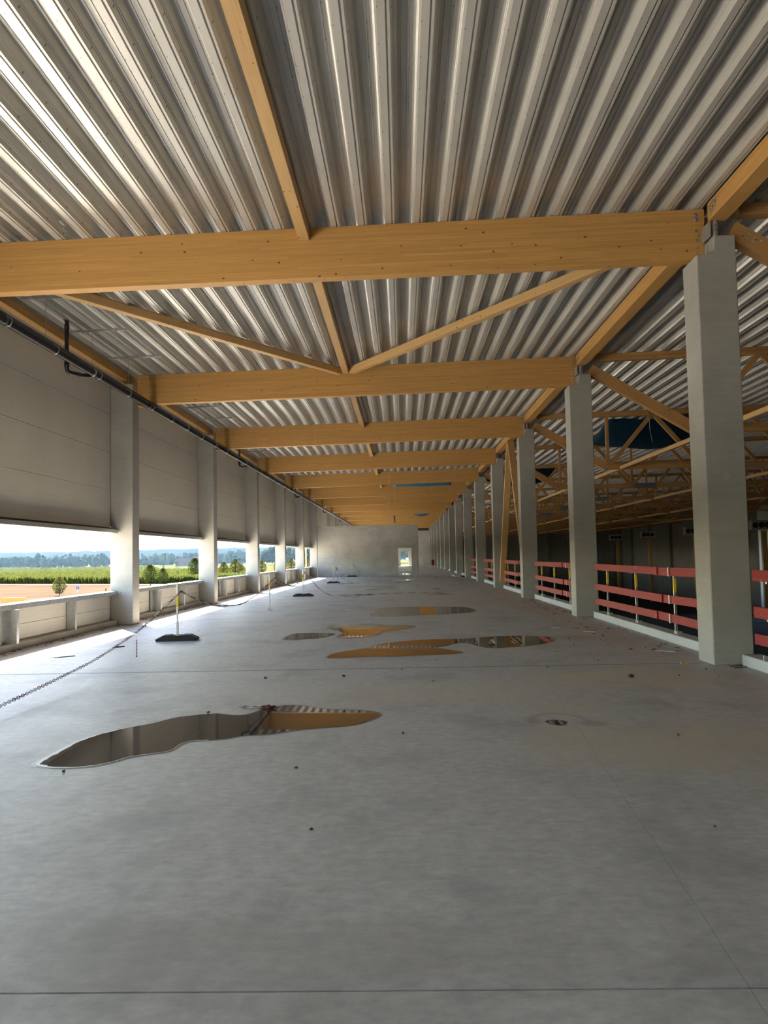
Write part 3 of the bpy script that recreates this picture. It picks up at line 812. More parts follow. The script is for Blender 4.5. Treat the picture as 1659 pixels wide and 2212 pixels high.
# evaporators on posts in the hall
for k, (yy, lab) in enumerate([(70.4, 'at the right frame edge'), (86.8, 'second from the right frame edge'), (102.6, 'third from the right frame edge'), (118.0, 'farthest down the hall')]):
    if k < 3 or True:
        o = stick('timber_post', (32.35, yy + 0.3, G), (32.35, yy + 0.3, 3.2), 0.45, 0.3, M['timber']); tag(o, 'brown timber post under the cooling unit, ' + lab, 'post', 'hall posts')
    u = empty('cooling_unit', (32.0, yy, 3.25)); tag(u, 'grey three fan cooling unit high in the dark hall, ' + lab, 'cooling unit', 'hall cooling units')
    MB().box(-0.85, 0.95, 0, 0.55, 0, 0.85).bevel(0.02).build('casing', M['unit'], u)
    for q in range(3):
        cx = -0.5 + q * 0.54
        MB().tube([(cx + 0.22 * math.cos(a * math.pi / 10), -0.02, 0.43 + 0.22 * math.sin(a * math.pi / 10)) for a in range(20)], 0.03, 6, closed=True).build('fan_ring', M['dark'], u, smooth=True)
        f = MB().cyl((cx, -0.012, 0.43), (cx, 0.0, 0.43), 0.21, 18).build('fan_opening', M['dark'], u)
        MB().cyl((cx, -0.05, 0.43), (cx, -0.01, 0.43), 0.06, 10).build('fan_hub', M['steel'], f)

# ------------------------------------------------------------------ blue tarpaulins and cords
def sheet(name, fn, nu, nv, mat, th=0.02):
    mb = MB()
    g1 = [[mb.bm.verts.new(fn(u / nu, v / nv)) for v in range(nv + 1)] for u in range(nu + 1)]
    g2 = [[mb.bm.verts.new(Vector(fn(u / nu, v / nv)) + Vector((0, 0, th))) for v in range(nv + 1)] for u in range(nu + 1)]
    for u in range(nu):
        for v in range(nv):
            mb.bm.faces.new([g1[u][v], g1[u + 1][v], g1[u + 1][v + 1], g1[u][v + 1]])
            mb.bm.faces.new([g2[u][v], g2[u][v + 1], g2[u + 1][v + 1], g2[u + 1][v]])
    for u in range(nu):
        mb.bm.faces.new([g1[u][0], g2[u][0], g2[u + 1][0], g1[u + 1][0]]); mb.bm.faces.new([g1[u][nv], g1[u + 1][nv], g2[u + 1][nv], g2[u][nv]])
    for v in range(nv):
        mb.bm.faces.new([g1[0][v], g1[0][v + 1], g2[0][v + 1], g2[0][v]]); mb.bm.faces.new([g1[nu][v], g2[nu][v], g2[nu][v + 1], g1[nu][v + 1]])
    return mb.build(name, mat, smooth=True)
o = sheet('tarpaulin', lambda u, v: (-0.45 + 3.75 * u, row(5) + 5.2 + 2.6 * v, 6.36 - 0.20 * math.sin(math.pi * v) + 0.02 * math.sin(9 * u)), 16, 8, M['blue'])
tag(o, 'blue tarpaulin strip slung under the aisle roof between far beams', 'tarpaulin')
o = sheet('tarpaulin', lambda u, v: (0.7 + 2.9 * u, row(9) + 4.5 + 2.5 * v, 6.42 - 0.62 * math.sin(math.pi * v) * math.sin(math.pi * u)), 16, 8, M['blue'])
tag(o, 'small sagging blue tarpaulin over the farthest aisle beams', 'tarpaulin')
o = sheet('tarpaulin', lambda u, v: (7.9 + 4.6 * u, row(3) + 1.6 + 5.6 * v, bt(9) - 0.12 - 0.75 * math.sin(math.pi * min(1, v * 1.05)) * (0.55 + 0.45 * math.sin(math.pi * u)) + 0.03 * math.sin(14 * u + 5 * v)), 18, 12, M['navy'])
tag(o, 'dark blue tarpaulin sagging below the hall roof behind truss three', 'tarpaulin')
o = sheet('tarpaulin', lambda u, v: (5.6 + 3.6 * u, row(5) + 1.6 + 5.0 * v, bt(7) - 0.12 - 0.75 * math.sin(math.pi * v) * (0.55 + 0.45 * math.sin(math.pi * u))), 14, 10, M['navy'])
tag(o, 'blue tarpaulin sagging below the hall roof between the second and third right columns', 'tarpaulin')
def cord(pts, lab, r=0.008, mat='cord'):
    o = MB().tube(pts, r, 6).build('cord', M[mat], smooth=True); tag(o, lab, 'cord', 'cords on the beams'); return o
def beam_cord(i, x, lab, a=0.0, b=0.8):
    y = row(i) + 0.353 - 0.012
    cord([(x, y + 0.004, bt(x) - 0.02 - a), (x + 0.01, y, bt(x) - 0.3), (x - 0.01, y, bt(x) - 0.55), (x + 0.005, y, bt(x) - b)], lab)
beam_cord(3, -3.1, 'pale cord hanging down the third main beam', 0, 0.74)
beam_cord(5, -0.65, 'pale cord left of centre on the fifth main beam')
beam_cord(5, 3.15, 'pale cord near the right end of the fifth main beam')
beam_cord(6, -0.45, 'pale cord at the left end of the blue tarpaulin strip', 0.1, 1.15)
beam_cord(6, 2.1, 'pale cord across the middle of the blue tarpaulin strip', 0, 0.5)
beam_cord(6, 3.35, 'pale cord at the right end of the blue tarpaulin strip', 0, 0.7)
beam_cord(7, -1.0, 'pale cord hanging loose from the seventh main beam', 0.1, 1.1)
x = 9.0; y = row(3) + 0.17
cord([(x, y, bt(x) - 0.02), (x + 0.01, y, bt(x) - 0.3), (x + 0.02, y - 0.01, bt(x) - 0.75), (x + 0.1, y, bt(x) - 1.2)], 'pale cord hanging from the third hall truss', 0.012, 'white')
x = 6.3; y = row(5) + 0.17
cord([(x, y, bt(x) - 0.02), (x + 0.01, y, bt(x) - 0.3), (x - 0.05, y - 0.01, bt(x) - 0.6), (x + 0.1, y, bt(x) - 1.0)], 'pale cord hanging from the fifth hall truss', 0.014, 'white')
q = empty('cable_bundle', (-0.72, row(9) + 0.2, 4.9)); tag(q, 'grey cable bundle hanging from a far beam above the end wall', 'cable')
for k in range(3): MB().tube([(0.06 * k - 0.06, 0.02 * k, 0.75), (0.05 * k - 0.05, 0.03 * k, 0.4), (0.07 * k - 0.07, 0.01, 0.0)], 0.035, 6).build('cable', M['wrap'], q, smooth=True)

# ------------------------------------------------------------------ puddles
PUD = {
'A':[(-2.95,6.22),(-2.962,6.403),(-2.945,6.676),(-2.945,7.019),(-2.877,7.229),(-2.778,7.439),(-2.646,7.586),(-2.484,7.736),(-2.351,8.012),(-2.158,8.117),(-1.954,8.2),(-1.866,8.144),(-1.736,8.061),(-1.629,8.077),(-1.538,8.255),(-1.489,8.406),(-1.402,8.505),(-1.283,8.576),(-1.123,8.55),(-0.976,8.404),(-0.812,8.288),(-0.634,8.274),(-0.43,8.207),(-0.29,8.097),(-0.255,7.986),(-0.294,7.86),(-0.382,7.698),(-0.456,7.562),(-0.599,7.477),(-0.818,7.41),(-1.035,7.344),(-1.232,7.19),(-1.423,7.155),(-1.505,7.132),(-1.593,7.036),(-1.732,6.99),(-1.879,6.981),(-1.946,6.914),(-1.972,6.786),(-1.966,6.661),(-2.014,6.583),(-2.152,6.512),(-2.267,6.441),(-2.332,6.296),(-2.427,6.193),(-2.52,6.142),(-2.643,6.121),(-2.804,6.143)],
'B':[(-1.244,12.435),(-1.211,12.918),(-1.059,13.235),(-0.813,13.528),(-0.623,13.785),(-0.5,14.215),(-0.223,14.553),(-0.006,14.716),(0.215,14.883),(0.586,14.96),(0.957,14.969),(1.254,14.99),(1.575,15.221),(1.886,15.314),(2.265,15.323),(2.618,15.19),(2.773,15.019),(2.765,14.505),(2.602,14.112),(2.305,13.791),(2.005,13.601),(1.684,13.448),(1.447,13.398),(1.306,13.646),(1.213,14.109),(1.053,14.29),(0.833,14.167),(0.764,13.873),(0.497,13.621),(0.687,13.397),(0.836,13.157),(0.976,12.876),(0.807,12.722),(0.49,12.64),(0.177,12.633),(-0.134,12.528),(-0.446,12.569),(-0.755,12.514),(-0.994,12.403)],
'C':[(-1.736,17.786),(-1.666,18.239),(-1.461,18.532),(-1.168,18.629),(-0.891,18.652),(-0.655,18.525),(-0.464,18.253),(-0.191,18.122),(0.033,18.153),(0.212,18.067),(0.266,17.662),(0.181,17.394),(-0.076,16.988),(-0.387,16.761),(-0.495,16.526),(-0.494,16.118),(-0.604,15.844),(-0.79,15.629),(-0.973,15.439),(-1.125,15.428),(-1.296,15.64),(-1.361,15.839),(-1.257,16.151),(-1.268,16.56),(-1.402,16.946),(-1.578,17.268)],
'C2':[(-2.404,15.439),(-2.38,15.859),(-2.366,16.244),(-2.31,16.496),(-2.188,16.661),(-2.002,16.67),(-1.786,16.59),(-1.53,16.503),(-1.412,16.318),(-1.487,16.034),(-1.573,15.686),(-1.745,15.476),(-1.93,15.416),(-2.082,15.263),(-2.258,15.291)],
'D':[(-1.926,23.589),(-1.529,23.826),(-0.944,24.017),(-0.231,24.453),(0.497,24.434),(1.277,24.308),(1.852,23.964),(2.049,22.873),(2.047,22.078),(1.71,21.491),(1.278,21.381),(0.74,21.159),(0.213,20.941),(-0.305,20.794),(-0.721,20.891),(-0.91,21.07),(-0.71,22.24),(-0.847,22.979),(-1.384,23.364)],
'E':[(0.167,32.305),(0.671,32.788),(1.053,32.987),(1.507,32.81),(1.894,32.317),(1.994,31.944),(1.641,31.427),(1.166,31.524),(0.653,31.958)],
'F':[(-2.605,31.41),(-2.185,31.723),(-1.599,31.358),(-1.934,30.948)],
'G':[(-2.028,32.464),(-1.638,32.985),(-1.037,32.591),(-1.382,31.905),(-1.798,32.056)],
'H':[(-3.186,41.732),(-2.65,42.567),(-1.841,42.734),(-1.019,42.612),(-0.254,41.951),(0.275,41.278),(-0.092,40.787),(-0.452,40.307),(-1.489,40.539),(-2.556,41.039)],
'I':[(-1.969,37.773),(-1.422,38.67),(-0.839,39.119),(-0.239,39.087),(0.256,38.621),(-0.137,38.096),(-0.713,37.671),(-1.372,37.296)],
'J':[(-2.823,50.633),(-2.454,52.464),(-1.524,52.755),(-0.575,52.169),(1.463,51.334),(1.108,50.099),(-0.234,50.101),(-1.506,49.866)],
'K':[(-3.524,55.594),(-2.64,56.471),(-1.315,55.364),(-2.324,54.142)],
'L':[(1.304,37.68),(1.616,38.236),(1.972,37.608),(1.563,37.002)],
'M':[(0.49,41.584),(0.765,42.147),(1.061,41.165),(0.742,40.916)],
'N':[(2.793,43.631),(3.158,44.067),(3.403,43.618),(3.082,43.015)],
'P':[(1.318,7.545),(1.354,7.595),(1.414,7.62),(1.472,7.6),(1.505,7.558),(1.511,7.493),(1.474,7.407),(1.421,7.38),(1.373,7.408),(1.337,7.464)],
'Q':[(-0.25,66),(-0.2,70),(0.4,71),(0.75,68),(0.7,65),(0.1,64.2)],
'R':[(-0.2,84),(-0.15,89),(0.5,90),(0.85,86),(0.6,83)],
}
PLAB = {'A': 'large near puddle reflecting the panel wall and a beam', 'B': 'wide forked puddle reflecting beams, columns and red boards', 'C': 'orange reflecting puddle left of centre beyond the forked one',
 'C2': 'small grey puddle joining the left side of the orange one', 'D': 'long puddle across the aisle reflecting the end wall and columns', 'E': 'narrow dark puddle right of centre beyond the long one',
 'F': 'thin pale puddle in front of the chain lying on the floor', 'G': 'thin dark puddle beneath the chain lying on the floor', 'H': 'long grey puddle in the distance left of centre', 'I': 'slim grey puddle just before the long grey one',
 'J': 'farthest wide puddle in front of the end wall', 'K': 'thin puddle beside the farthest stanchion', 'L': 'small brown puddle far right of centre', 'M': 'small dark puddle far off in the aisle centre', 'N': 'tiny puddle near the far right columns', 'P': 'small dark oval puddle on the right foreground floor',
 'Q': 'bright puddle just inside the end wall doorway', 'R': 'bright puddle deeper in the end room'}
def chaikin(p, n=2):
    for _ in range(n):
        q = []
        for a, b in zip(p, p[1:] + p[:1]):
            q.append((0.75 * a[0] + 0.25 * b[0], 0.75 * a[1] + 0.25 * b[1])); q.append((0.25 * a[0] + 0.75 * b[0], 0.25 * a[1] + 0.75 * b[1]))
        p = q
    return p
def offset(p, d):
    out = []
    n = len(p)
    ar = sum(p[k][0] * p[(k + 1) % n][1] - p[(k + 1) % n][0] * p[k][1] for k in range(n))
    sg = 1 if ar > 0 else -1
    for k in range(n):
        a, b = Vector(p[k - 1]), Vector(p[(k + 1) % n])
        t_ = (b - a).normalized()
        nn = Vector((t_.y, -t_.x)) * sg
        out.append((p[k][0] + nn.x * d * (0.7 + 0.6 * random.random()), p[k][1] + nn.y * d * (0.7 + 0.6 * random.random())))
    return out
def flat(poly, z0, z1):
    mb = MB()
    A = [mb.bm.verts.new((p[0], p[1], z1)) for p in poly]; B = [mb.bm.verts.new((p[0], p[1], z0)) for p in poly]
    f = mb.bm.faces.new(A)
    for k in range(len(poly)): mb.bm.faces.new([A[k], B[k], B[(k + 1) % len(poly)], A[(k + 1) % len(poly)]])
    bmesh.ops.triangulate(mb.bm, faces=[f])
    return mb
for k, p in PUD.items():
    p2 = chaikin(p, 2)
    o = flat(p2, -0.002, 0.0035).build('puddle', M['water']); tag(o, PLAB[k], 'puddle', 'puddles')
    flat(chaikin(offset(p, 0.035 if k != 'P' else 0.02), 1), -0.002, 0.0016).build('damp_edge', M['damp'], o)
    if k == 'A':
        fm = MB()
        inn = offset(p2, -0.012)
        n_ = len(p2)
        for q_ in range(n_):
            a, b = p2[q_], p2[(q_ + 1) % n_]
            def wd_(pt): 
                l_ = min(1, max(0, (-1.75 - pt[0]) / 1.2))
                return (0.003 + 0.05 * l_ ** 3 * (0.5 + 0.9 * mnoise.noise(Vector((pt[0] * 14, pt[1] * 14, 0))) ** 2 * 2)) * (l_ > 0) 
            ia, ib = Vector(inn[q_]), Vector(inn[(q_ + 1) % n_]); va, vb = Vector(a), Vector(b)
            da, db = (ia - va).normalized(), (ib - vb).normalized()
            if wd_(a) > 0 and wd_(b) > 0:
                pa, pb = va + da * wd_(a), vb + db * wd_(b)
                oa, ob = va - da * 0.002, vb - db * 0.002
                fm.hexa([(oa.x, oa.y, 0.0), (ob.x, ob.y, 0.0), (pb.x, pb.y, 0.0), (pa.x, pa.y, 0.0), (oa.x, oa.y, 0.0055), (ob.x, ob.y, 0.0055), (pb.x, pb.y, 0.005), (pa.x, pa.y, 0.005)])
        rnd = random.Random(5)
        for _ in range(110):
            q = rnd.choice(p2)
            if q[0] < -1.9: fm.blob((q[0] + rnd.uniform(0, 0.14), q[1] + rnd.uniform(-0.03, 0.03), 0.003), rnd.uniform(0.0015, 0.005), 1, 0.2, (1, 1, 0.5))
        fo = fm.build('glint_rim', M['glint'], o); fo['kind'] = 'stuff'  # white strip and specks painted in for glints at the water's edge

# ------------------------------------------------------------------ stanchions
def stanchion(x, y, lab, rubber=True, rz=0.0, hook=(0.06, 0.0)):
    r = empty('barrier_stanchion', (x, y, 0), rz); tag(r, lab, 'stanchion', 'chain barrier stanchions')
    zb = 0.0
    if rubber:
        P = [(-0.40, 0.0), (0.40, 0.0), (0.41, 0.02), (0.41, 0.045), (0.26, 0.115), (0.12, 0.118), (0.10, 0.095), (-0.10, 0.095), (-0.12, 0.118), (-0.26, 0.115), (-0.41, 0.04), (-0.41, 0.02)]
        mb = MB().prism(P, -0.15, 0.15, 'y').bevel(0.008)
        mb.build('rubber_base', M['rubber'], r)
        zb = 0.09
    else:
        MB().box(-0.05, 0.09, -0.03, 0.03, 0, 0.03).box(-0.045, -0.0, -0.03, 0.03, 0.03, 0.09).build('foot_clamp', M['steel'], r)
    p = MB().box(-0.02, 0.02, -0.02, 0.02, zb, 1.11).bevel(0.004).build('pole', M['galv'], r)
    MB().box(-0.023, 0.023, -0.023, 0.023, 0.66, 0.91).build('yellow_band', M['yellow'], p)
    me = MB().box(-0.003, 0.003, -0.0236, -0.0228, 0.73, 0.85).box(-0.008, 0.006, -0.0236, -0.0228, 0.79, 0.795).build('band_print', M['dark'], p)
    MB().tube([(0.02, 0, 0.30), (0.07, 0, 0.30), (0.08, 0, 0.305), (0.085, 0, 0.32), (0.09, 0, 0.47)], 0.004, 6).build('lower_hook', M['galv'], p)
    MB().tube([(0.02, 0, 0.98), (hook[0] * 0.6, hook[1], 0.97), (hook[0], hook[1], 0.985), (hook[0] + 0.01, hook[1], 1.10)], 0.005, 6).build('upper_hook', M['galv'], p)
    return r
stanchion(-4.51, 15.6, 'galvanised stanchion on black rubber base, nearest the camera', True, 0.12, (0.08, 0))
stanchion(-4.11, 24.1, 'stanchion without rubber base standing on a small steel foot', False, 0.0, (0.14, 0))
stanchion(-4.12, 32.3, 'stanchion on black rubber base beside the third sun patch', True, -0.1, (0.08, 0))
stanchion(-4.20, 47.5, 'stanchion with several slack chains before the end wall', True, 0.05, (0.15, 0))
stanchion(-3.99, 62.0 - 0.35, 'stanchion standing against the concrete end wall', True, 0.0, (0.12, 0))

# ------------------------------------------------------------------ plastic chains
def oval(n=14, L=0.033, W=0.0165):
    pts = []
    for k in range(n):
        a = 2 * math.pi * k / n
        pts.append((L * math.copysign(abs(math.cos(a)) ** 0.7, math.cos(a)), W * math.copysign(abs(math.sin(a)) ** 0.8, math.sin(a)), 0))
    return pts
LINK = [MB().tube(oval(), 0.0042, 6, closed=True).mesh('chain_link', M[m], True) for m in ('redp', 'white')]
def sample(path, pitch):
    path = [Vector(p) for p in path]
    # smooth catmull-rom
    fine = []
    for i in range(len(path) - 1):
        p0, p1, p2, p3 = path[max(i - 1, 0)], path[i], path[i + 1], path[min(i + 2, len(path) - 1)]
        for k in range(12):
            t_ = k / 12
            fine.append(0.5 * ((2 * p1) + (p2 - p0) * t_ + (2 * p0 - 5 * p1 + 4 * p2 - p3) * t_ ** 2 + (3 * p1 - p0 - 3 * p2 + p3) * t_ ** 3))
    fine.append(path[-1])
    out = []; acc = 0; nxt = 0
    for a, b in zip(fine[:-1], fine[1:]):
        L = (b - a).length
        while nxt <= acc + L and L > 0:
            out.append((a.lerp(b, (nxt - acc) / L), (b - a).normalized())); nxt += pitch
        acc += L
    return out
def frame(p, d, roll, low=0.0):
    s_ = Vector((0, 0, 1)).cross(d)
    if s_.length < 1e-3: s_ = Vector((1, 0, 0))
    s_.normalize(); u = d.cross(s_)
    y = s_ * math.cos(roll) + u * math.sin(roll)
    z = d.cross(y)
    m = Matrix((d, y, z)).transposed().to_4x4(); m.translation = p
    return m
def chain(path, lab, parts=False, pitch=0.052, flip=0):
    sm = sample(path, pitch)
    def colour(k): return ((k + flip) // 6) % 2
    if parts:
        org = Vector(path[0]); r = empty('barrier_chain', org)
        tag(r, lab, 'chain', 'red and white barrier chains')
        rest = MB(); n = 0
        order = list(range(len(sm)))[::-1]         # far end of the list is nearest the camera
        for k in order:
            p, d = sm[k]
            p = Vector((p.x, p.y, max(p.z, 0.012)))
            m = frame(p - org, d, (math.pi / 2 if k % 2 else 0) + 0.5)
            if n < 96:
                o = link('chain_link', LINK[colour(k)], r); o.matrix_basis = m
            else:
                b2 = bmesh.new(); b2.from_mesh(LINK[colour(k)])
                for f in b2.faces: f.material_index = colour(k)
                b2.transform(m); me = bpy.data.meshes.new('t'); b2.to_mesh(me); b2.free()
                rest.bm.from_mesh(me); bpy.data.meshes.remove(me)
            n += 1
        o = rest.build('far_links', [M['redp'], M['white']], r, smooth=True); o['kind'] = 'stuff'
        return r
    mb = MB()
    sml = oval(8)
    for k, (p, d) in enumerate(sm):
        p = Vector((p.x, p.y, max(p.z, 0.012)))
        flatl = p.z < 0.02
        m = frame(p, d, (0 if not k % 2 else (0.5 if flatl else math.pi / 2)) + 0.3 * (not flatl))
        n0 = len(mb.bm.faces)
        mb.tube([m @ Vector(q) for q in sml], 0.0055, 4, closed=True)
        mb.bm.faces.ensure_lookup_table()
        for f in mb.bm.faces[n0:]: f.material_index = colour(k)
    o = mb.build('barrier_chain', [M['redp'], M['white']]); tag(o, lab, 'chain', 'red and white barrier chains')
    return o
chain([(-4.43,15.6,0.975),(-4.421,15.195,0.895),(-4.406,14.546,0.765),(-4.393,13.95,0.646),(-4.381,13.401,0.537),(-4.366,12.774,0.439),(-4.349,11.989,0.339),(-4.323,10.848,0.224),(-4.29,9.363,0.147),(-4.264,8.236,0.103),(-4.25,7.6,0.09)], 'red and white plastic chain running from the left frame edge up to the nearest stanchion', True)
chain([(-4.43,15.6,.975),(-4.402,16.12,.847),(-4.368,16.727,.736),(-4.323,17.552,.595),(-4.273,18.463,.495),(-4.182,20.137,.433),(-4.115,21.352,.533),(-4.071,22.156,.632),(-4.021,23.085,.778),(-3.965,24.1,.985)], 'sagging plastic chain between the nearest and the second stanchion')
chain([(-3.965,24.1,.985),(-3.982,25.476,.82),(-4.0,27.025,.672),(-4.023,28.913,.569),(-4.042,30.494,.652),(-4.054,31.446,.8),(-4.04,32.3,.985)], 'sagging plastic chain between the second and the third stanchion')
chain([(-4.03,32.3,.985),(-3.895,32.3,.82),(-3.726,32.3,.604),(-3.444,32.3,.295),(-3.16,32.3,.1),(-2.898,32.216,.012),(-2.45,32.3,.012),(-2.028,32.464,.012),(-1.218,32.996,.012),(-.76,33.252,.012),(-.039,33.324,.012),(.644,33.501,.012),(1.107,33.319,.012),(1.758,33.602,.012),(1.925,33.535,.012)], 'plastic chain dropping from the third stanchion and lying across the floor')
chain([(-4.04,47.5,.985),(-3.964,47.239,.633),(-3.904,47.046,.235),(-3.841,46.842,.015),(-3.64,46.195,.012),(-3.2,46.3,.012),(-2.807,46.721,.012)], 'steep slack chain hanging left at the fourth stanchion')
chain([(-4.04,47.5,.985),(-3.849,47.368,.577),(-3.587,47.192,.274),(-3.196,46.929,.012),(-2.95,46.8,.012)], 'middle slack chain at the fourth stanchion')
chain([(-4.04,47.5,.985),(-3.742,47.309,.627),(-3.429,47.113,.324),(-3.118,46.917,.099),(-2.807,46.721,.012),(-2.294,46.446,.012),(-1.51,46.728,.012),(-.666,46.985,.012),(.541,47.344,.012)], 'long slack chain from the fourth stanchion lying across the floor')
chain([(-3.86,61.65,.985),(-3.695,61.6,.7),(-3.432,61.55,.432),(-3.17,61.55,.165),(-2.906,61.55,.012),(-2.477,61.453,.012),(-1.995,61.108,.012),(-1.518,60.768,.012),(-.661,60.442,.012),(1.2,58.7,.012),(3.479,56.396,.012)], 'farthest plastic chain lying along the floor before the end wall', False, 0.052)
# loose links lying by the near puddle
q = empty('loose_chain', (-1.62, 8.41, 0)); tag(q, 'loose bit of white and red chain links beside the near puddle', 'chain')
rnd = random.Random(3)
for k in range(11):
    o = link('chain_link', LINK[0 if k > 6 else 1], q, (-0.11 + 0.03 * k + rnd.uniform(-.02, .02), rnd.uniform(-.03, .03), 0.012 + 0.012 * rnd.random()), (rnd.uniform(-.5, .5), rnd.uniform(-.4, .4), rnd.uniform(0, 3)))
    o.scale = (1.3, 1.3, 1.3)
# connectors on the first chain and striped marker strip hanging off it
for loc_, lab_ in (((-4.377, 13.25, 0.51), 'white plastic chain connector on the nearest chain'), ((-4.262, 18.65, 0.475), 'white plastic chain connector at the lowest point of the second chain')):
    q = empty('chain_connector', loc_); tag(q, lab_, 'connector', 'chain connectors')
    for a in (0.4, 1.2, 2.0): MB().tube([(-0.05 * math.cos(a), -0.05 * math.sin(a), -0.03), (0, 0, 0.01), (0.05 * math.cos(a), 0.05 * math.sin(a), 0.035)], 0.008, 6).build('clip', M['white'], q)
q = empty('marker_strip', (-4.366, 12.774, 0.43)); tag(q, 'thin red and white marker strip hanging from the nearest chain', 'marker')
MB().tube([(0, 0, 0), (0.004, 0, -0.06), (0.002, 0, -0.12)], 0.0025, 5).build('wire', M['steel'], q)
MB().box(-0.010, 0.010, -0.003, 0.003, -0.40, -0.12).bevel(0.002).build('strip', M['redp'], q)
for k in range(5): MB().box(-0.004, 0.007, -0.0045, -0.003, -0.165 - 0.052 * k, -0.13 - 0.052 * k).build('stripe', M['white'], q)

# ------------------------------------------------------------------ floor litter
def pebble(x, y, r_, lab, mat='stone', sq=(1, 1, .7), sub=2):
    o = MB().blob((0, 0, 0), r_, sub, 0.5, sq).build('pebble', M[mat], None, (x, y, r_ * sq[2] * 0.8))
    o.rotation_euler = (0, 0, x * 7 + y)
    tag(o, lab, 'pebble', 'pebbles on the floor'); return o
pebble(2.868, 10.099, 0.035, 'dark lump of debris right of centre by the tan stain')
pebble(-1.857, 10.477, 0.02, 'dark pebble beyond the near puddle, left of centre'); pebble(-0.821, 10.567, 0.018, 'dark pebble beyond the near puddle, nearer the centre')
pebble(-2.05, 8.2, 0.018, 'small stone touching the far edge of the near puddle')
pebble(-2.62, 6.02, 0.013, 'tiny stone in front of the near puddle')
for k in range(46):
    u = rnd.random()
    if u < 0.6: x, y = rnd.uniform(2.4, 4.4), rnd.uniform(10, 24)
    elif u < 0.8: x, y = rnd.uniform(-5.4, -2.5), rnd.uniform(11, 30)
    else: x, y = rnd.uniform(-1.5, 2.4), rnd.uniform(3, 12)
    pebble(x, y, rnd.uniform(0.008, 0.02), 'tiny dark pebble scattered on the concrete floor', 'stone' if rnd.random() < 0.8 else 'rust', (1, .8, .6), 1)
def litter(x0, x1, y0, y1, n, lab, seed):
    rn = random.Random(seed); mb = MB()
    for _ in range(n):
        x, y = rn.uniform(x0, x1), rn.uniform(y0, y1); a = rn.uniform(0, 3.1); L = rn.uniform(0.01, 0.05); w = L * rn.uniform(.2, .5)
        c_, s_ = math.cos(a), math.sin(a)
        z = 0.001; h = rn.uniform(0.004, 0.012)
        P = [(x + c_ * i * L - s_ * j * w, y + s_ * i * L + c_ * j * w) for i, j in ((-1, -.6), (0, -1), (1, 0), (0, 1), (-.8, .5))]
        mb.prism(P, z, z + h, 'z')
    o = mb.build('leaf_litter', M['rust']); tag(o, lab, 'litter', kind='stuff')
litter(XL - 0.37, XL - 0.15, 12, 19.3, 60, 'brown leaf litter along the nearest left kerb', 1)
litter(XL - 0.37, XL - 0.15, 20.4, 28, 70, 'brown leaf litter along the second left kerb', 2)
litter(3.9, 4.6, 20.2, 27.5, 70, 'brown wood litter along the kerb between right columns two and three', 3)
litter(3.5, 4.6, 12.2, 19.2, 45, 'brown wood litter along the kerb between right columns one and two', 4)
litter(4.45, 4.63, 10.7, 10.98, 25, 'brown dirt heap at the foot of the nearest right column', 5)
def scrap(p0, p1, w, h, mat, lab):
    o = stick('wood_scrap', p0, p1, w, h, M[mat], bev=0.002); tag(o, lab, 'scrap', 'scraps on the floor')
scrap((3.88, 11.20, 0.012), (4.0, 11.24, 0.012), 0.03, 0.022, 'timber', 'small brown wood offcut near the nearest right column')
scrap((3.12, 16.8, 0.01), (3.3, 16.75, 0.01), 0.04, 0.018, 'white', 'white plastic strip on the floor right of the forked puddle')
scrap((3.6, 15.9, 0.01), (3.82, 15.75, 0.01), 0.03, 0.016, 'timber', 'pale wood splinter near the right kerb')
scrap((4.0, 12.7, 0.01), (4.25, 12.45, 0.01), 0.02, 0.014, 'white', 'pale bent strip by the right kerb before the nearest column')
scrap((-5.35, 14.5, 0.012), (-5.22, 14.6, 0.012), 0.05, 0.02, 'dark', 'small black block on the floor left of the nearest stanchion')
scrap((-5.95, 13.05, 0.006), (-5.6, 13.3, 0.006), 0.06, 0.008, 'stone', 'thin dark sliver at the edge of the sun patch')
q = empty('metal_offcut', (4.70, 10.35, 0.15)); tag(q, 'small open metal profile offcut lying on the right kerb', 'offcut')
MB().tube([(-.04, 0, .0), (-.04, 0, .06), (-.02, 0, .04), (.02, 0, .04), (.04, 0, .06), (.04, 0, .0)], 0.006, 6).build('profile', M['bolt'], q)
# far end details
q = empty('barrier_board', (4.05, row(12) - 1.2, 0)); tag(q, 'red barrier board at the far end of the corridor', 'barrier')
MB().box(-0.24, 0.22, 0, 0.04, 0.25, 0.98).build('panel', M['redp'], q)
for s_ in (-0.2, 0.18): MB().box(s_ - 0.02, s_ + 0.02, -0.02, 0.0, 0, 1.05).build('leg', M['white'], q)
o = MB().box(3.75, 4.5, 57.2, 61.2, 0, 0.06).bevel(0.01).build('floor_slab', M['kerb']); tag(o, 'pale thin slab lying beside the eighth right column', 'slab')
o = MB().box(4.15, 4.6, 55.2, 56.6, 0, 0.05).bevel(0.01).build('rubber_mat', M['rubber']); tag(o, 'black rubber pad on the floor before the thin pale slab', 'pad')
o = MB().box(3.0, 4.15, 43.8, 44.4, 0, 0.03).build('plastic_sheet', M['white']); tag(o, 'white sheet scrap at the foot of the fifth right column', 'sheet')
o = MB().box(1.3, 4.24, YEND - 1.2, YEND - 0.8, 5.45, 5.9).build('dark_gap', M['dark']); tag(o, 'black strip standing in for the dark gap across the far corridor', 'gap_strip')  # dark box put in for the shaded gap under the far beams

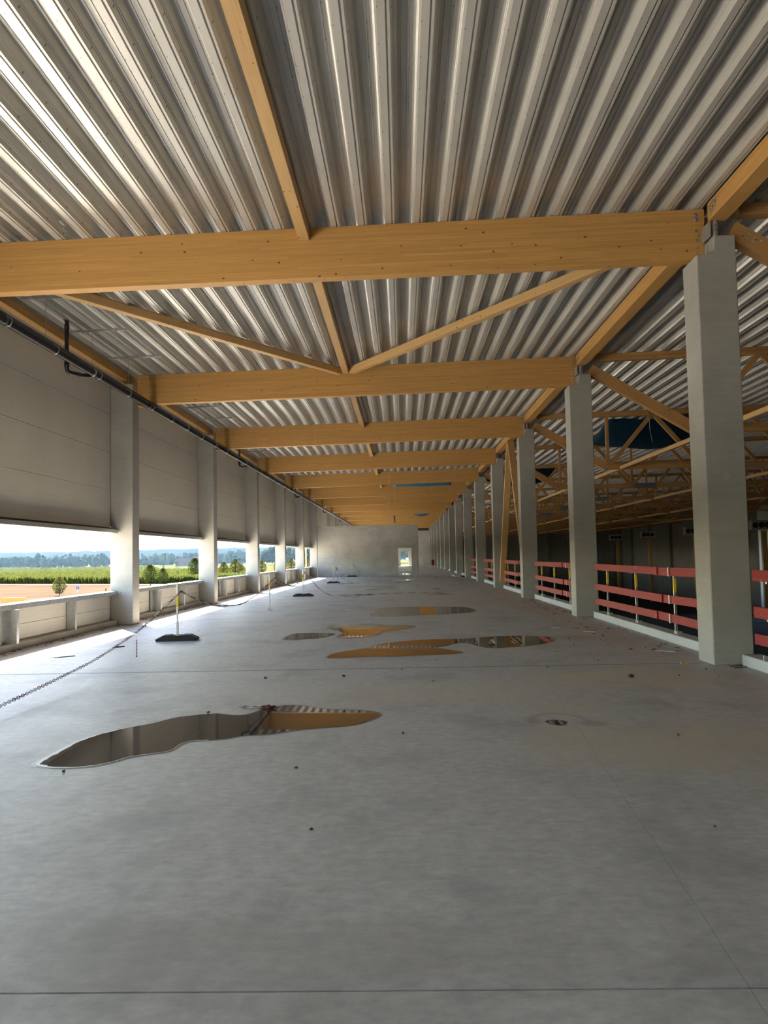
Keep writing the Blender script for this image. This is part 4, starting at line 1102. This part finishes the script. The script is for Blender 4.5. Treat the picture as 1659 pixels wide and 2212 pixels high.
# ------------------------------------------------------------------ countryside
mb = MB(); N = 60
def gz(x, y):
    d = math.hypot(x, y)
    return G - 0.05 + max(0, (d - 1100)) * 0.012 + (mnoise.noise(Vector((x, y, 0)) * 0.002) * 0.8 if d > 300 else 0)
g = [[None] * (N + 1) for _ in range(N + 1)]
for a in range(N + 1):
    for b in range(N + 1):
        x, y = -2600 + 3400 * a / N, -300 + 3300 * b / N
        z = gz(x, y)
        g[a][b] = mb.bm.verts.new((x, y, z if y > 140 or x < -60 else G - 0.05))
for a in range(N):
    for b in range(N): mb.bm.faces.new([g[a][b], g[a + 1][b], g[a + 1][b + 1], g[a][b + 1]])
o = mb.build('ground', M['ground'], smooth=True); tag(o, 'open green and tan fields outside the left wall', 'ground', kind='structure')
def strip(name, pts, z0, z1, mat, lab, cat, kind=None):
    o = flat(pts, z0, z1).build(name, M[mat]); tag(o, lab, cat, kind=kind); return o
strip('stubble_field', [(-330, 60), (-10, 60), (-30, 150), (-60, 205), (-86, 219), (-128, 241), (-330, 346)], G - 0.1, G + 0.05, 'stubble', 'tan harvested field beyond the nearest window opening', 'field', 'structure')
strip('road', [(-128.5, 240), (-86, 218), (-60, 204.5), (-58, 210), (-84, 224), (-127, 246.5), (-330, 352), (-330, 345)], G - 0.1, G + 0.1, 'road', 'pale country road between stubble and maize', 'road', 'structure')
def crop(name, n_u, n_v, P, h, mat, lab, seed):
    """standing crop of leaf tufts over a quadrilateral P"""
    rn = random.Random(seed); mb = MB()
    P = [Vector((*p, 0)) for p in P]
    bm = mb.bm
    for _ in range(n_u * n_v):
        u, v_ = rn.random(), rn.random() ** 1.9
        q = P[0].lerp(P[1], u).lerp(P[3].lerp(P[2], u), v_)
        z = gz(q.x, q.y) - 0.1
        k = 1 + 2.2 * v_
        hh = h * rn.uniform(0.8, 1.12)
        for _j in range(2):
            a_ = rn.uniform(0, 3.14); w = 0.36 * k * rn.uniform(.6, 1.2)
            dx, dy = math.cos(a_) * w, math.sin(a_) * w
            lx, ly = rn.uniform(-.5, .5), rn.uniform(-.5, .5)
            f = [bm.verts.new((q.x - dx, q.y - dy, z + hh * .35 * _j)), bm.verts.new((q.x + dx * .4, q.y + dy * .4, z)), bm.verts.new((q.x + dx + lx, q.y + dy + ly, z + hh * rn.uniform(.5, .9))), bm.verts.new((q.x + lx, q.y + ly, z + hh))]
            bm.faces.new(f)
    o = mb.build(name, M[mat]); tag(o, lab, 'crop', kind='stuff')
crop('maize_field', 260, 150, [(-300, 341), (-62, 216), (-205, 640), (-520, 640)], 2.4, 'maize', 'bright green maize field beyond the road', 1)
crop('maize_field', 100, 70, [(-62, 217), (-42, 228), (-80, 430), (-140, 440)], 2.2, 'maize', 'maize field seen through the farther left openings', 2)
crop('maize_field', 60, 50, [(-620, 720), (-330, 700), (-420, 800), (-700, 820)], 3.0, 'maize', 'darker strip of maize in the far distance', 3)
strip('bounce_yard', [(-58, -60), (XIN - 0.2, -60), (XIN - 0.2, 190), (-40, 190), (-50, 150), (-58, 110)], G - 0.1, G + 0.08, 'bounce_ground', 'unseen pale ground added along the building foot to bounce light in', 'reflector', 'structure')  # added out of view, bounces warm light up through the window strips
# hills
def ridge(y, z, amp, lab, x0, x1, seed, mat='hillside'):
    mb = MB(); n = 160; prev = None
    for k in range(n + 1):
        x = x0 + (x1 - x0) * k / n
        hz = z + amp * mnoise.noise(Vector((x * 0.0016, seed, 0))) + 3.0 * mnoise.noise(Vector((x * 0.02, seed, 5))) + 1.8 * mnoise.noise(Vector((x * 0.07, seed, 9)))
        row_ = [mb.bm.verts.new((x, y + 260 * j / 4, G - 2 + (hz - G) * math.sin(math.pi / 2 * min(1, j / 4)))) for j in range(5)] + [mb.bm.verts.new((x, y + 700, G - 2))]
        if prev:
            for j in range(5): mb.bm.faces.new([prev[j], row_[j], row_[j + 1], prev[j + 1]])
        prev = row_
    o = mb.build('wooded_hill', M[mat], smooth=True); tag(o, lab, 'hill', kind='structure')
ridge(1300, 25, 5, 'hazy wooded hill ridge on the horizon', -1700, 700, 2.0)
def forest(pts, n, hmin, hmax, lab, seed, wid=60):
    rn = random.Random(seed); mb = MB()
    for k in range(n):
        t_ = rn.random() * (len(pts) - 1); a = int(t_); f = t_ - a
        x = pts[a][0] * (1 - f) + pts[a + 1][0] * f; y = pts[a][1] * (1 - f) + pts[a + 1][1] * f + rn.random() * wid
        h = rn.uniform(hmin, hmax); w = h * rn.uniform(.22, .42)
        z = gz(x, y)
        if rn.random() < 0.25:
            nseg = 7
            tip = mb.bm.verts.new((x, y, z + h * 1.1)); rg = [mb.bm.verts.new((x + w * .6 * math.cos(2 * math.pi * q / nseg), y + w * .6 * math.sin(2 * math.pi * q / nseg), z + 1)) for q in range(nseg)]
            for q in range(nseg): mb.bm.faces.new([rg[q], rg[(q + 1) % nseg], tip])
        else:
            mb.blob((x, y, z + h * .5), w * .75, 2, 0.9, (1, 1, h * .45 / w))
            for _q in range(9):
                u_ = rn.random()
                mb.blob((x + rn.uniform(-w, w) * .8, y - w * rn.uniform(0, .8), z + h * (.25 + .68 * u_)), w * rn.uniform(.2, .4), 1, 0.9, (1, 1, rn.uniform(.8, 1.3)))
    o = mb.build('forest', M['forest'], smooth=True); tag(o, lab, 'forest', kind='stuff')
forest([(-620, 880), (-480, 830), (-330, 800), (-240, 900), (-160, 960)], 420, 8, 16, 'hazy belt of mixed forest behind the fields', 4)
forest([(-330, 1000), (-150, 1000), (0, 1050), (260, 1000)], 170, 8, 17, 'distant forest behind the farmhouse', 6)
forest([(-130, 700), (-60, 640)], 24, 12, 22, 'tall dark trees seen through the third left opening', 8)
# single trees
def make_tree(seed, h, leaf, n=420, open_=0.5):
    rn = random.Random(seed)
    mbt = MB().tube([(0, 0, 0), (0.02 * h, 0, h * .3), (0, 0.02 * h, h * .85)], 0.018 * h, 6)
    for k in range(6):
        a = rn.uniform(0, 6.28); z = h * rn.uniform(.25, .6)
        mbt.tube([(0, 0, z), (0.2 * h * math.cos(a), 0.2 * h * math.sin(a), z + .2 * h)], 0.007 * h, 4)
    ml = MB()
    for k in range(n):
        a = rn.uniform(0, 6.28); u = rn.random(); z = h * (.16 + .84 * u)
        rad = h * .30 * (math.sin(math.pi * (0.12 + 0.86 * u)) ** .7) * rn.random() ** open_
        p = Vector((rad * math.cos(a), rad * math.sin(a), z)); s_ = h * rn.uniform(.014, .034)
        d1 = Vector((rn.uniform(-1, 1), rn.uniform(-1, 1), rn.uniform(-1, 1))).normalized(); d2 = d1.orthogonal().normalized()
        vs = [ml.bm.verts.new(p + d1 * s_ * i + d2 * s_ * .7 * j) for i, j in ((-1, 0), (0, -1), (1, 0), (0, 1))]
        ml.bm.faces.new(vs)
    return mbt.mesh('trunk', M['bark']), ml.mesh('foliage', M[leaf])
TR = [make_tree(1, 1.0, 'leaf', 1500), make_tree(2, 1.0, 'leafy', 1400), make_tree(3, 1.0, 'leaf', 700)]
def tree(x, y, h, kind, lab, group, wide=1.0):
    r = empty('tree', (x, y, gz(x, y))); r.scale = (h * wide, h * wide, h); tag(r, lab, 'tree', group)
    link('trunk', TR[kind][0], r); link('foliage', TR[kind][1], r)
tree(-66.9, 151.4, 3.8, 1, 'small leafy tree standing in the tan field', 'young trees outside', 1.2)
for k, (u, y, h) in enumerate([(47, 560, 2.8), (60, 560, 3.6), (83, 560, 5.2), (92, 560, 4.3), (101, 560, 4), (121, 570, 4.9), (206, 760, 3.4), (228, 760, 4.6)]):
    x = y * ((u - 829.5) / 1690 - 0.0223) ; tree(x, y, h, 2, 'dark tree at the far edge of the maize, %s from the left' % ['first', 'second', 'third', 'fourth', 'fifth', 'sixth', 'seventh', 'eighth'][k], 'trees at the maize edge', .85)
for k, (u, y, h) in enumerate([(317, 600, 4.4), (349, 560, 4), (378, 600, 5.4), (411, 520, 2.8), (419, 580, 4.9), (424, 580, 4.6)]):
    x = y * ((u - 829.5) / 1690 - 0.0223); tree(x, y, h, 2, 'thin tree beyond the second opening, %s from the left' % ['first', 'second', 'third', 'fourth', 'fifth', 'sixth'][k], 'trees beyond the second opening', .8)
for k, (x, y, h, kd) in enumerate([(-63.5, 196, 5.6, 0), (-61.5, 200, 4.6, 0), (-66.5, 250, 7.2, 0), (-63.5, 255, 6.0, 0), (-60, 262, 5.6, 1), (-57, 266, 6.6, 1), (-62, 300, 4.8, 1), (-58, 310, 5.6, 1), (-54, 300, 6.0, 1), (-50.5, 318, 6.4, 1), (-47, 330, 6.6, 1), (-43, 345, 6.8, 1), (-40, 350, 6.6, 1), (-37, 362, 6.6, 1)]):
    tree(x, y, h, kd, 'young bushy tree near the building, %s from the left behind the openings' % (ORD[k] if k else 'first'), 'bushy young trees', 1.1)
for k, (x, y, h) in enumerate([(-4, 640, 26), (6, 660, 30), (14, 690, 28), (-14, 670, 24)]):
    tree(x, y, h, 0, 'tall tree seen through the far doorway, %s from the left' % ['third', 'first', 'second', 'fourth'][k], 'trees beyond the far doorway', 1.3)
# farmhouse
q = empty('farmhouse', (-212, 770, gz(-212, 770))); q.rotation_euler = (0, 0, 0.2); q.scale = (.85, .85, .85); tag(q, 'pale farmhouse with red tiled roofs beyond the fields', 'house')
def gable(x0, x1, w, h, rh):
    MB().box(x0, x1, 0, w, 0, h).build('wall', M['render'], q)
    MB().prism([(-.6, h), (w + .6, h), (w / 2, h + rh)], x0 - .6, x1 + .6, 'x').build('roof', M['roof'], q)
    for k in range(3):
        xx = x0 + (x1 - x0) * (k + .5) / 3
        MB().box(xx - .6, xx + .6, -0.06, 0.02, h * .4, h * .75).build('window', M['dark'], q)
gable(-14, 6, 10, 4.5, 4.5); gable(6.6, 34, 12, 6.5, 5)
# car, sign and board by the road
q = empty('car', (-142.5, 270.5, G + 0.05), 2.66); tag(q, 'white car on the country road at the left frame edge', 'car')
MB().prism([(-2.1, .35), (2.1, .35), (2.15, .75), (1.3, .95), (.7, 1.45), (-1.2, 1.45), (-1.9, 1.0), (-2.15, .8)], -.85, .85, 'y').bevel(0.05).build('body', M['car'], q)
MB().prism([(1.2, .97), (.68, 1.38), (-1.1, 1.38), (-1.7, 1.0)], -.87, .87, 'y').build('window_band', M['dark'], q)
for sx in (-1.3, 1.3):
    for sy in (-.8, .8): MB().cyl((sx, sy - .1, .33), (sx, sy + .1, .33), .33, 16).build('wheel', M['dark'], q)
q = empty('road_sign', (-69.1, 165.4, G)); tag(q, 'round blue road sign on a pole in the tan field', 'sign')
MB().cyl((0, 0, 0), (0, 0, 1.2), .04, 8).build('pole', M['galv'], q)
MB().cyl((0, -.07, 1.1), (0, -.05, 1.1), .34, 20).build('disc', simple('sign blue', (.02, .06, .35), .4), q)
MB().box(-.05, .05, -.085, -.07, .9, 1.3).build('arrow', M['white'], q)
o = MB().box(-66.5, -62.5, 128.5, 128.8, G, G + .9).build('orange_board', M['orange']); tag(o, 'low orange barrier board outside at the left frame edge', 'board')

# ------------------------------------------------------------------ summer haze over the far country
t = NT('summer haze')
t.t.nodes.remove(t.b)
vs = t.n('ShaderNodeVolumeScatter')
vs.inputs['Color'].default_value = (0.42, 0.68, 1.0, 1)
vs.inputs['Density'].default_value = 0.00006
vs.inputs['Anisotropy'].default_value = 0.35
t.l(vs.outputs[0], t.out.inputs['Volume'])
o = MB().box(-2500, 700, 290, 2950, G - 12, 75).build('haze', t.m); tag(o, 'blue summer haze over the far forest and hills', 'haze', kind='stuff')
